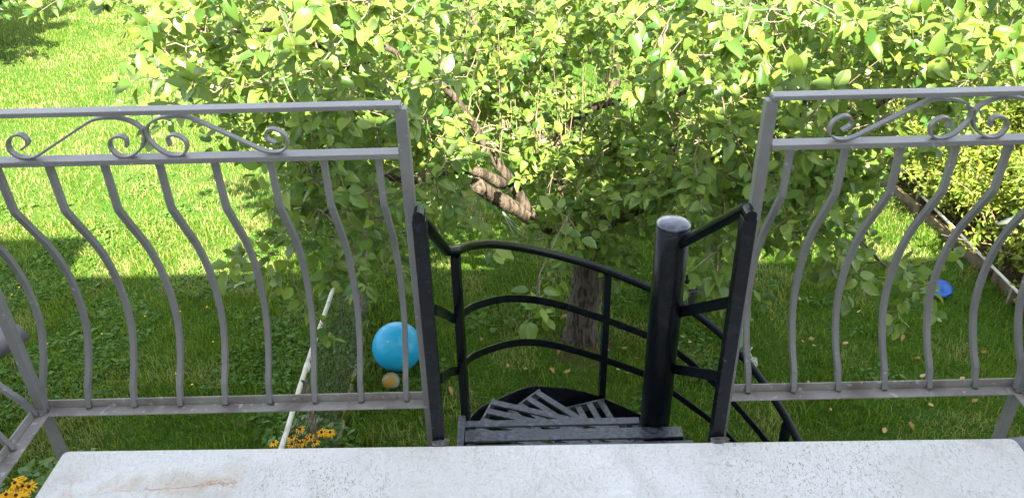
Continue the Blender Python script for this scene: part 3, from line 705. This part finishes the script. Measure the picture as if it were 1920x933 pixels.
# upright water shoots in the middle of the crown
for i in range(50):
    x = random.uniform(930, 1230); y = random.uniform(230, 330); D = random.uniform(5.0, 6.2); b = px(x, y, D); h = random.uniform(.4, .85)
    if len(T.pos):
        kk = T.near(b); T.twigs.tube([T.pos[kk], (T.pos[kk]+b)/2+np.array([0, 0, .03]), b], [.006, .005, .0045], 4, cap=False)
    dx, dy = random.gauss(0, .07), random.gauss(0, .07); P_ = [b+np.array([dx*t, dy*t, h*t]) for t in np.linspace(0, 1, 6)]
    T.twigs.tube(P_, [.0045, .004, .0035, .003, .0025, .0015], 4, cap=False); T.leafy(P_, int(h*34), .72)
T.clear([([(870, 325), (940, 335), (1010, 390), (1010, 425), (975, 418), (880, 372)], 5.6), ([(1072, 478), (1135, 478), (1122, 655), (1058, 655)], 5.7),
         ([(1060, 120), (1165, 100), (1190, 190), (1080, 195)], 9.0), ([(880, 225), (915, 225), (965, 320), (930, 325)], 5.3), ([(1030, 262), (1100, 205), (1180, 172), (1190, 188), (1105, 225), (1040, 280)], 5.6),
         ([(1150, 400), (1215, 365), (1235, 380), (1165, 425)], 5.5), ([(765, 322), (900, 310), (905, 330), (775, 350)], 5.1), ([(1430, 425), (1530, 440), (1560, 490), (1415, 490)], 9), ([(1590, 380), (1700, 400), (1740, 470), (1640, 440)], 9), ([(880, 385), (1010, 430), (1015, 462), (850, 455)], 5.6)])
T.finish()
print('leaves', len(T.lp))

T2 = Tree('apple_tree', (1.72, 12.6, 0), 'apple tree with a slim dark trunk standing farther back on the lawn', 'apple trees in the garden', M['trunkdark'], M['leaf2'], (.07, .1))
T2.limb([(1.72, 12.6, -.05), (1.70, 12.6, .4), (1.74, 12.62, .9), (1.78, 12.6, 1.5), (1.70, 12.6, 2.1)], .12, .07)
b2 = len(T2.pos)-8
T2.limb([(1.74, 12.6, 1.0), (1.2, 12.2, 1.6), (.5, 11.8, 2.0), (-.6, 11.6, 2.3)], .05, .015, b2)
T2.limb([(1.76, 12.6, 1.2), (2.5, 12.3, 1.8), (3.4, 12.2, 2.2), (4.4, 12.0, 2.5)], .05, .015, b2)
T2.limb([(1.72, 12.6, 1.9), (1.6, 11.9, 2.4), (1.5, 11.2, 2.8)], .04, .012, b2+6)
T2.limb([(1.30, 12.3, .6), (1.15, 12.1, 1.1), (1.0, 12.0, 1.7)], .035, .012, 4)
tg = []
while len(tg) < 190:
    v_ = rng.normal(0, 1, 3); v_ /= np.linalg.norm(v_); q = v_*rng.uniform(.55, 1)*np.array([3.6, 2.6, 1.25])+np.array([1.7, 12.4, 2.75])
    if q[2] > 1.55: tg.append(q)
T2.grow(tg, (11, 17), 0, (.3, .5))
T2.finish()

# ------------------------------------------------------------------ shrubs on the right and far behind
M['shrubleaf'] = leafmat('shrub_leaves', (.06, .13, .02), (.25, .29, .045), None, (.36, .42, .04), .35, .5, .3)
M['darkleaf'] = leafmat('dark_hedge_leaves', (.022, .06, .015), (.06, .12, .025), None, (.10, .20, .03), .25, .45, .4)
def shrub(loc, size, n_st, n_lf, ll, material, label, group, nm='shrub', fallen=.35):
    rt = empty(nm, (loc[0], loc[1], 0), label, 'shrub', group)
    g = MB(); lp = []; ldr = []; ln = []; ls = []
    for i in range(n_st):
        a = random.random()*6.28; r = random.random()**.6
        b = np.array([loc[0]+math.cos(a)*r*size[0]*.45, loc[1]+math.sin(a)*r*size[1]*.45, 0.0])
        tip = np.array([loc[0]+math.cos(a)*r*size[0]*1.2+random.gauss(0, .2), loc[1]+math.sin(a)*r*size[1]*1.2+random.gauss(0, .2), size[2]*(1-.5*r*r)*random.uniform(.45, 1.3)])
        P = [b+(tip-b)*t+np.array([0, 0, size[2]*.18*math.sin(math.pi*t)]) for t in np.linspace(0, 1, 6)]
        P = [p+rng.normal(0, .02, 3) for p in P]
        g.tube(P, [.008, .007, .006, .005, .004, .002], 4, cap=False)
        for j in range(n_lf//n_st):
            t = random.uniform(fallen*.4, 1)**.7*5; k = min(int(t), 4); p = P[k]+(P[k+1]-P[k])*(t-k)
            d = rng.normal(0, 1, 3); d[2] = d[2]*.7+.15; d /= np.linalg.norm(d)
            lp.append(p+d*random.uniform(.01, .13)); ldr.append(d); ln.append([random.gauss(0, .9), random.gauss(-.3, .9), .8]); ls.append(random.uniform(*ll))
    g.build('stems', M['twig'], rt); ls = np.array(ls); n = len(ls)
    leaves('foliage', np.array(lp), np.array(ldr), np.array(ln), ls, ls*rng.uniform(.45, .75, n), np.clip(rng.normal(.45, .3, n), 0, 1), material, rt, SMALL)
    return rt
shr = [((5.4, 7.0), (.85, .9, 1.0), 'yellow green leafy shrub beside the pale hose at the right edge'),
       ((5.9, 8.4), (.9, .9, 1.45), 'tall yellow green shrub behind the white pipe in the right bed'),
       ((5.3, 9.3), (.7, .8, .75), 'low straggly shrub with reddish tips at the far end of the right bed'),
       ((7.0, 9.6), (1.1, 1.0, 1.9), 'tallest light green shrub behind the scrolls of the right railing'),
       ((5.05, 8.3), (.65, .8, .8), 'small loose shrub growing over the wooden edging'),
       ((5.35, 6.0), (.6, .7, .8), 'dark low shrub behind the near end of the wooden edging'),
       ((6.5, 9.6), (1.0, 1.0, 1.6), 'broad yellow green shrub in the middle of the right bed'),
       ((6.1, 6.3), (.8, .8, 1.15), 'shrub touching the right corner of the right railing'),
       ((6.8, 7.4), (1.0, 1.0, 1.4), 'yellowish shrub outside the right railing corner'),
       ((6.4, 11.2), (1.2, 1.2, 2.0), 'green shrub at the back of the right bed under the apple crown'),
       ((8.4, 11.5), (1.5, 1.5, 2.6), 'large bushy shrub far right behind the garden bed')]
for (x, y), s_, lb in shr: shrub((x, y), s_, 90, int(5200*s_[0]*s_[2]+2500), (.04, .085), M['shrubleaf'], lb, 'shrubs in the right garden bed')
far = [((-10.3, 14.6), (1.7, 1.7, 3.4), 'dark hedge bush at the far top left corner of the lawn'), ((4.6, 16.5), (2.2, 1.5, 3.0), 'dark green bush behind the farther apple tree'),
       ((8.8, 15.8), (2.4, 1.6, 3.4), 'dark green bush at the far right end of the garden'), ((.2, 18.5), (2.6, 1.5, 2.6), 'dark green bush closing the lawn behind the crown'), ((12.0, 14.0), (2.2, 2.0, 3.2), 'dark green bush beyond the large shrub on the right')]
for (x, y), s_, lb in far: shrub((x, y), s_, 110, 15000, (.09, .15), M['darkleaf'], lb, 'dark bushes at the end of the garden', 'bush', .1)

# ------------------------------------------------------------------ right bed: boards, pipe, stakes, hose
rt = empty('garden_edging', (4.7, 7.0, 0), 'weathered wooden boards edging the bed along the right of the lawn', 'edging')
for k, (ya, yb, xa, xb) in enumerate(((5.2, 6.55, 4.72, 4.70), (6.60, 7.85, 4.69, 4.60), (7.9, 9.4, 4.58, 4.40))):
    g = MB(); g.add([(xa,ya,0),(xa+.045,ya,0),(xb+.045,yb,0),(xb,yb,0),(xa,ya,.13),(xa+.045,ya,.13),(xb+.045,yb,.12),(xb,yb,.12)], [(0,3,2,1),(4,5,6,7),(0,1,5,4),(1,2,6,5),(2,3,7,6),(3,0,4,7)])
    g.build('board', M['board'], rt, bevel=.004)
g = MB(); g.add([(4.77,5.2,.006),(9,5.2,.006),(9,13,.006),(4.5,13,.006),(4.48,9.4,.006),(4.66,7.8,.006)], [(0,1,2,3,4,5)])
so_ = mat('bed_soil', (.07, .05, .035), .95, 0, .1, [(9, (.14, .11, .075), .4, .65), (40, (.03, .022, .015), .5, .7)], (40, .9, .03))
o = g.build('bed_soil', so_); tag(o, 'bare brown soil of the bed at the right', 'soil', kind='structure')
rt = empty('bed_rail', (4.66, 7.2, 0), 'long white plastic pipe on short stakes along the right bed', 'rail')
A = [px(1945, 590, 5.9)]
pa = [np.array([4.66, yy, .19]) for yy in (5.5, 6.3, 7.2, 8.15)]
g = MB(); g.tube(pa, .015, 10); g.build('pipe', M['white_pipe'], rt, smooth=True)
for yy in (6.15, 7.28, 8.1):
    g = MB(); g.box((4.645, yy, -.05), (4.675, yy+.03, .172)); g.build('stake', M['wood'], rt)
for i, (q, Y, h, lb) in enumerate((((1716, 290), 10.4, .95, 'pale wooden stake seen left of the double scroll of the right railing'), ((1885, 290), 9.0, .8, 'thin pale wooden stake seen right of the double scroll of the right railing'))):
    p = px(*q, Y); g = MB(); g.add([], []); g.tube([(p[0], p[1], 0), (p[0]+.01, p[1], max(.5, p[2])), (p[0]+.12*(1 if i == 0 else 0), p[1], max(.5, p[2])+.55)], [.022, .02, .017], 6)
    o = g.build('garden_stake', M['wood'], None, origin=(p[0], p[1], 0)); tag(o, lb, 'stake')
g = MB(); a = px(1810, 290, 10.2); b = px(1925, 385, 7.4); g.tube([a, (a+b)/2+np.array([0, 0, -.05]), b], .006, 5); o = g.build('bed_string', M['rope'], None, origin=tuple(a)); tag(o, 'pale string stretched through the shrubs of the right bed', 'string')
# pale coiled hose over the shrub
c = px(1908, 414, 6.6); g = MB()
for k in range(4):
    pts = [(c[0]+(.17-.035*k)*math.cos(t+k)+.02*math.sin(2*t+k), c[1]+(.07-.01*k)*math.sin(t+k), c[2]+.016*k+.03*math.sin(2*t+k*2)-.03*abs(math.cos(t+k))) for t in np.linspace(0, 2*math.pi*.9, 24)]
    g.tube(pts, .016, 7)
o = g.build('garden_hose', M['pale_cable'], None, smooth=True, origin=tuple(c)); tag(o, 'pale grey coiled hose hanging on the shrub at the right edge', 'hose')
g = MB(); g.box((c[0]-.02, c[1]-.02, 0), (c[0]+.02, c[1]+.02, c[2]-.02))
o = g.build('hose_stand', M['board'], None, origin=(c[0], c[1], 0)); tag(o, 'wooden post holding up the pale coiled hose', 'post')

# ------------------------------------------------------------------ wire fence with the white pipe
FX = -1.42; YA, YB = 2.6, 6.35
rt = empty('wire_fence', (FX, YA, 0), 'low wire mesh fence topped with a white pipe, running from the house across the lawn', 'fence')
g = MB(); g.tube([(FX+.004*math.sin(i), YA+(YB-YA)*i/10, .935+.008*math.sin(i*1.7)) for i in range(11)], .0165, 12); g.build('top_pipe', M['white_pipe'], rt, smooth=True)
for yy in (4.30,):
    g = MB(); g.tube([(FX, yy-.03, .936), (FX, yy+.03, .936)], .0235, 12); g.build('pipe_coupling', M['white_pipe'], rt)
    g = MB(); g.tube([(FX, yy-.17, .9355), (FX, yy-.15, .9355)], .020, 12); g.build('pipe_clamp', M['wire'], rt)
for yy in (2.75, 4.18, 6.2):
    g = MB(); g.box((FX-.02, yy, -.05), (FX+.02, yy+.035, .913)); g.build('fence_post', M['wood'], rt)
g = MB(); ny = int((YB-YA)/.075)
for i in range(ny+1):
    y = YA+i*.075; g.tube([(FX+.030+.006*math.sin(i*2.1+k), y+.006*math.sin(k*1.3+i), .91-.89*k/6) for k in range(7)], .0011, 3, cap=False)
nz_ = 14
for j in range(nz_):
    z = .90-j*.065; g.tube([(FX+.031+.007*math.sin(i*.9+j*.7), YA+(YB-YA)*i/30, z+.007*math.sin(i*1.3+j)) for i in range(31)], .0026, 3, cap=False)
g.build('wire_mesh', M['wire'], rt)
g = MB(); g.box((FX+.04, 2.7, -.02), (FX+.075, 4.4, .05)); g.box((FX+.04, 4.42, -.02), (FX+.072, 6.1, .035)); g.build('base_board', M['wood'], rt)
# long grass along the fence foot
n_ = 300; y = rng.uniform(2.7, 6.4, n_); x = FX+.06+np.abs(rng.normal(0, .16, n_)); a = rng.random(n_)*6.283; h = rng.uniform(.06, .24, n_)*np.exp(-(x-FX)*1.2)
d = np.stack([np.cos(a)*.6+.3, np.sin(a)*.6, np.ones(n_)*1.0], 1); nr = np.stack([np.cos(a), np.sin(a), np.full(n_, -.6)], 1)
BL = leaf_template(((.0,.5),(.35,.5),(.7,.38),(1.,0.)), .3, .55)
o = leaves('long_grass', np.stack([x, y, np.zeros(n_)], 1), d, nr, h, np.full(n_, .006), .45+rng.random(n_)*.4, M['grass'], None, BL, curl=rng.uniform(.5, 2, n_))
tag(o, 'longer grass growing along the foot of the wire fence', 'grass', kind='stuff')

# ------------------------------------------------------------------ balls, bucket
n = M['blueball'].node_tree; wv = n.nodes.new('ShaderNodeTexWave'); wv.wave_type = 'RINGS'; wv.rings_direction = 'X'; wv.inputs['Scale'].default_value = 9
tcb = [q for q in n.nodes if q.bl_idname == 'ShaderNodeTexCoord'][0]; mpb = n.nodes.new('ShaderNodeMapping'); mpb.inputs['Location'].default_value = (0, 0, -.218); mpb.inputs['Rotation'].default_value = (0, .5, .9)
n.links.new(tcb.outputs['Object'], mpb.inputs[0]); n.links.new(mpb.outputs[0], wv.inputs['Vector']); bpb = n.nodes.new('ShaderNodeBump'); bpb.inputs['Strength'].default_value = .12; bpb.inputs['Distance'].default_value = .004
n.links.new(wv.outputs[0], bpb.inputs['Height']); n.links.new(bpb.outputs[0], n.nodes['Principled BSDF'].inputs['Normal'])
bl = MB(); bc = atZ(745, 650, .215); bl.ball((bc[0], bc[1], .218), .212, 40, 24); o = bl.build('exercise_ball', M['blueball'], None, smooth=True, origin=(bc[0], bc[1], 0), merge=True); tag(o, 'large bright blue exercise ball on the lawn by the wire fence', 'ball')
g = MB(); vb = np.array([bc[0]-.05, bc[1]-.13, .218+.155]); vd = (vb-np.array([bc[0], bc[1], .218])); vd /= np.linalg.norm(vd); cc = np.array([bc[0], bc[1], .218]); g.tube([cc+vd*.208, cc+vd*.2145], [.011, .009], 12); g.build('valve', M['rope'], o)
bc2 = atZ(733, 714, .08); bl = MB(); bl.ball((bc2[0], bc2[1], .078), .075, 28, 18); o = bl.build('toy_ball', M['ochre'], None, smooth=True, origin=(bc2[0], bc2[1], 0), merge=True); tag(o, 'small worn ochre ball with peeling patches beside the big blue ball', 'ball')
bc3 = atZ(1760, 541, .08); bl = MB(); bl.ball((bc3[0], bc3[1], .075), .125, 28, 18, 0, (1, .9, .65))
vs = []
for (x, y, z) in bl.v:
    d = math.hypot(x-bc3[0]-.03, y-bc3[1]+.06); dz = -.055*math.exp(-(d/.06)**2) if z > .08 else 0
    vs.append((x, y, z+dz+.008*math.sin(18*(x-bc3[0]))*(z > .06)))
bl.v = vs; o = bl.build('deflated_ball', M['blue2'], None, smooth=True, origin=(bc3[0], bc3[1], 0), merge=True); tag(o, 'half deflated deep blue ball on the grass under the right hand branches', 'ball')
kb = atZ(1283, 560, .05); rt = empty('plastic_bucket', (kb[0], kb[1], 0), 'dark grey plastic bucket standing on the lawn behind the black column', 'bucket')
g = MB(); nseg = 24; vs = []; fs = []
prof = [(.0,.0),(.095,.0),(.125,.24),(.135,.24),(.135,.25),(.118,.25),(.09,.012),(0,.012)]
for (r, z) in prof:
    for j in range(nseg): a = 2*math.pi*j/nseg; vs.append((kb[0]+r*math.cos(a), kb[1]+r*math.sin(a), z))
for i in range(len(prof)-1):
    for j in range(nseg): fs.append((i*nseg+j, i*nseg+(j+1) % nseg, (i+1)*nseg+(j+1) % nseg, (i+1)*nseg+j))
g.add(vs, fs); g.build('pail', M['bucket'], rt, merge=True)
g = MB(); g.tube([(kb[0]+.138*math.cos(t), kb[1]+.03, .24+.0+.12*math.sin(t)*-.9+.12*0) if False else (kb[0]+.138*math.cos(t), kb[1]-.11*math.sin(t), .245-.05*math.sin(t)) for t in np.linspace(0, math.pi, 14)], .004, 6); g.build('handle', M['wire'], rt)

# ------------------------------------------------------------------ ropes
def sag(a, b, s, n=14): return [a+(b-a)*t+np.array([0, 0, -s*math.sin(math.pi*t)]) for t in np.linspace(0, 1, n)]
a = px(943, 398, 5.30); b = px(1020, 446, 5.62)
g = MB()
for s_, bb in ((.10, b), (.17, b+np.array([.01, 0, -.08])), (.05, b+np.array([-.02, 0, .03]))): g.tube(sag(a, bb, s_), .0055, 5)
o = g.build('rope', M['rope'], None, origin=tuple(a)); tag(o, 'pale looped rope hanging between the thick limb and the trunk', 'rope')
a = px(1393, 628, 4.3); b = px(1500, 830, 2.2); g = MB()
P = sag(a, b, .04, 20); g.tube(P, .0032, 5)
k = px(1437, 706, 3.55)
k = P[6]
for q in range(3): g.tube([k+np.array([.02*math.cos(t+q), .02*math.sin(t*1.3), .02*math.sin(t*2+q)]) for t in np.linspace(0, 6, 14)], .003, 4)
P2 = [P[0]+np.array([.012, 0, 0])]
for i in range(1, 8): P2.append(P[min(i, 6)]*(1)+np.array([random.uniform(-.02, .03), 0, random.uniform(-.025, .02)]))
g.tube(P2, .0028, 4)
a2 = px(1385, 480, 4.35)
g.tube([a2, (a2+a)/2, a], .0028, 4)
o = g.build('garden_string', M['rope'], None, origin=tuple(a)); tag(o, 'thin pale string with a tangled knot, tied from the tree towards the balcony', 'string')

# ------------------------------------------------------------------ parasols (only a corner of each shows)
def parasol(tip, dir_deg, z, half, label):
    d = np.array([math.cos(R(dir_deg)), math.sin(R(dir_deg))]); c = np.array(tip[:2])+d*half*math.sqrt(2)
    rt = empty('garden_parasol', (c[0], c[1], 0), label, 'parasol', 'grey parasols beside the balcony')
    g = MB(); n = 18; vs = []; fs = []
    e1 = np.array([math.cos(R(dir_deg+45)), math.sin(R(dir_deg+45))]); e2 = np.array([-e1[1], e1[0]])
    for i in range(n+1):
        for j in range(n+1):
            u = -1+2*i/n; v_ = -1+2*j/n; p = c+e1*u*half+e2*v_*half; m_ = max(abs(u), abs(v_))
            zz = z+.42*(1-m_)-.05*(1-abs(abs(u)-abs(v_)))*m_+.012*math.sin(9*u+5*v_)+.01*math.sin(13*v_-4*u)
            edge = (1-m_)
            vs.append((p[0], p[1], zz+(0 if edge > .01 else -.01)))
    for i in range(n):
        for j in range(n): fs.append((i*(n+1)+j, (i+1)*(n+1)+j, (i+1)*(n+1)+j+1, i*(n+1)+j+1))
    # hanging valance
    ring = [(i, 0) for i in range(n)]+[(n, j) for j in range(n)]+[(n-i, n) for i in range(n)]+[(0, n-j) for j in range(n)]
    k0 = len(vs)
    for q, (i, j) in enumerate(ring):
        p = np.array(vs[i*(n+1)+j]); o_ = (p[:2]-c)*(.015+.015*math.sin(q*1.9)); vs.append((p[0]+o_[0], p[1]+o_[1], p[2]-.10-.02*math.sin(q*1.1)))
    for q in range(len(ring)):
        r2 = (q+1) % len(ring); a_ = ring[q][0]*(n+1)+ring[q][1]; b_ = ring[r2][0]*(n+1)+ring[r2][1]; fs.append((a_, b_, k0+r2, k0+q))
    g.add(vs, fs); cn = g.build('canopy', M['fabric'], rt, smooth=True)
    sm = cn.modifiers.new('thickness', 'SOLIDIFY'); sm.thickness = .004
    g = MB(); g.tube([(c[0], c[1], 0), (c[0], c[1], z+.36)], .02, 12); g.build('pole', M['fabpole'], rt)
    g = MB(); g.tube([(c[0], c[1], 0), (c[0], c[1], .06)], .22, 20); g.build('base', M['fabpole'], rt)
tl = atZ(30, 594, 1.6); parasol(tl, 205, 1.6, .8, 'grey purple parasol whose corner shows at the left edge beyond the railing post')
tr = atZ(1884, 802, 1.9); parasol(tr, -38, 1.9, .7, 'grey purple parasol whose corner shows at the lower right beside the balcony floor')

# ------------------------------------------------------------------ black-eyed susans
def flower(p, label, h0=0.0, size=.038):
    rt = empty('coneflower', (p[0], p[1], 0), label, 'flower', 'yellow coneflowers below the balcony')
    P = [np.array([p[0]+random.gauss(0, .0), p[1], 0]), np.array([p[0]+.01, p[1]+.01, p[2]*.5]), np.array(p)]
    P[0][:2] += rng.normal(0, .05, 2); g = MB(); g.tube(P, .003, 5); g.build('stem', M['stem'], rt)
    tilt = Matrix.Rotation(random.uniform(-.35, .35), 3, 'X') @ Matrix.Rotation(random.uniform(-.35, .35), 3, 'Y')
    n = random.randint(11, 13); pos = []; d = []; nr = []
    for i in range(n):
        a = 2*math.pi*i/n+random.uniform(-.1, .1); v_ = tilt @ Vector((math.cos(a), math.sin(a), random.uniform(-.25, .05)))
        pos.append(np.array(p)+np.array(v_)*.008); d.append(np.array(v_)); nr.append(np.array(tilt @ Vector((0, 0, 1))))
    ls = rng.uniform(.85, 1.1, n)*size
    PET = leaf_template(((.0,.25),(.4,.5),(.8,.4),(1.,.0)), .2, .25)
    leaves('petals', pos, d, nr, ls, ls*.36, rng.random(n), M['petal'], rt, PET)
    g = MB(); g.ball((p[0], p[1], p[2]+.004), .0095, 10, 7, .05, (1, 1, 1.1)); g.build('cone', M['cone'], rt, smooth=True)
    pos = []; d = []; nr = []
    for i in range(5):
        t = random.uniform(.15, .75); a = random.random()*6.28; q = P[0]+(P[2]-P[0])*t; pos.append(q); d.append(np.array([math.cos(a), math.sin(a), .3])); nr.append(np.array([0, 0, 1.0]))
    ls = rng.uniform(.07, .12, 5); leaves('foliage', pos, d, nr, ls, ls*.4, rng.random(5), M['weed'], rt, BROAD)
FL = [(35,899,1.0,'upper left'),(28,905,1.02,''),(42,911,.98,''),(55,912,.97,''),(12,927,1.0,''),(30,928,1.0,''),(42,931,.98,''),(5,931,.97,''),
      (513,829,.5,''),(562,804,.52,''),(603,810,.5,''),(619,810,.5,''),(547,820,.5,''),(583,819,.48,''),(591,829,.5,''),(560,830,.46,''),(547,832,.47,''),(566,829,.45,'')]
FLL = ['topmost yellow coneflower of the cluster at the bottom left corner', 'yellow coneflower second from the top of the bottom left cluster', 'yellow coneflower in the middle of the bottom left cluster',
  'yellow coneflower farthest right in the bottom left cluster, nearest the balcony floor', 'low yellow coneflower near the left picture edge, above the lowest row', 'yellow coneflower in the lowest row of the bottom left cluster, left of its end',
  'yellow coneflower at the right end of the lowest row at bottom left', 'yellow coneflower touching the left picture edge at the very bottom',
  'single yellow coneflower left of the white fence pipe at the balcony edge', 'yellow coneflower with darker petals standing highest just right of the white fence pipe',
  'left one of the two yellow coneflowers side by side beneath the left railing', 'right one of the two yellow coneflowers side by side beneath the left railing',
  'yellow coneflower close to the right side of the white fence pipe', 'small yellow coneflower between the fence pipe and the pair, upper one', 'yellow coneflower right below the pair at the balcony edge',
  'yellow coneflower at the balcony edge, middle of the low row right of the pipe', 'yellow coneflower at the balcony edge, first of the low row right of the pipe', 'yellow coneflower at the balcony edge, last of the low row right of the pipe']
for i, (x, y, z, t) in enumerate(FL): flower(atZ(x, y, z), FLL[i], size=.037 if i < 8 else .032)
# leafy plants under the left corner
M['plant'] = leafmat('broad_plant_leaves', (.05, .13, .02), (.12, .22, .04), None, (.15, .28, .04), .3, .45, .4)
def leafplant(c, r, h, n, ll, label):
    rt = empty('leafy_plant', (c[0], c[1], 0), label, 'plant', 'leafy plants below the balcony')
    g = MB(); pos = []; d = []; nr = []; ls = []
    for i in range(n):
        a = random.random()*6.28; rr = r*random.random()**.6; x = c[0]+math.cos(a)*rr; y = c[1]+math.sin(a)*rr; z = h*random.uniform(.35, 1)*(1-.4*rr/r)
        if i % 4 == 0: g.tube([(c[0]+(x-c[0])*.4, c[1]+(y-c[1])*.4, 0), (x, y, z)], .003, 4, cap=False)
        b = a+random.gauss(0, .6); pos.append((x, y, z)); d.append((math.cos(b), math.sin(b), random.uniform(-.3, .3))); nr.append((random.gauss(0, .3), random.gauss(0, .3), 1)); ls.append(random.uniform(*ll))
    g.build('stems', M['stem'], rt); ls = np.array(ls)
    leaves('foliage', pos, d, nr, ls, ls*rng.uniform(.5, .8, n), rng.random(n), M['plant'], rt, BROAD)
q = atZ(30, 915, .75); leafplant((q[0]-.15, q[1]), .45, .9, 260, (.06, .11), 'broad leaved plant around the coneflowers at the bottom left corner')
q = atZ(110, 900, .25); leafplant(q, .35, .35, 220, (.05, .09), 'low broad leaved plant beside the lower left corner of the balcony')
q = atZ(575, 822, .3); leafplant(q, .30, .42, 150, (.05, .09), 'leafy clump under the coneflowers at the wire fence')

# ------------------------------------------------------------------ fallen leaves and dandelions
FALL = [(1515,718),(1515,634),(1712,672),(1700,722),(1735,700),(1780,860),(1713,806),(1822,797),(1614,580),(1590,640),(1508,640),(1420,520),(1500,563),(1800,710),(1690,640),
        (1822,752),(1535,650),(1640,730),(1600,850),(1840,660),(1070,692),(980,690),(1045,665),(1165,652),(1143,655),(950,688),(1040,700),(1200,672),(1290,640),(1155,690),(848,742),(1270,655),(1275,628),
        (1180,700),(1050,598),(1345,700),(1740,755),(1660,800),(1560,770),(1450,600),(1630,690),(640,805),(900,640)]
FT = leaf_template(((.0,.0),(.3,.42),(.7,.36),(1.,0.)), .5, -.3)
protos = []
for k in range(4):
    me = leaves('fallen_leaf', [(0, 0, 0)], [(1, 0, .1)], [(random.uniform(-.3, .3), random.uniform(-.3, .3), 1)], [.07], [.045], [(.05, .3, .6, 1.0)[k]], M['fleaf'], None, FT)
    protos.append(me)
for i, (x, y) in enumerate(FALL):
    p = atZ(x, y, .04)
    o = protos[i] if i < 4 else protos[i % 4].copy()
    if i >= 4: col.objects.link(o)
    o.location = (p[0], p[1], .04); o.rotation_euler = (random.uniform(-.4, .4), random.uniform(-.4, .4), random.random()*6.28); s_ = random.uniform(.55, 1.05); o.scale = (s_, s_, s_)
    tag(o, 'dry yellow brown leaf fallen on the shaded lawn', 'leaf', 'fallen leaves on the lawn')
DAN = [(272,592),(338,583),(191,625),(238,552),(88,644),(36,538),(22,552),(12,468),(244,583),(388,575),(57,555),(330,700),(360,720),(400,640),(505,560)]
g = MB(); g.ball((0, 0, .0), .009, 9, 5, .15, (1, 1, .5)); d0 = g.build('dandelion', M['dandy'])
for i, (x, y) in enumerate(DAN):
    p = atZ(x, y, .07); o = d0 if i == 0 else d0.copy()
    if i: col.objects.link(o)
    o.location = (p[0], p[1], .07); tag(o, 'tiny yellow flower head in the lawn left of the fence', 'flower', 'tiny yellow flowers in the lawn')
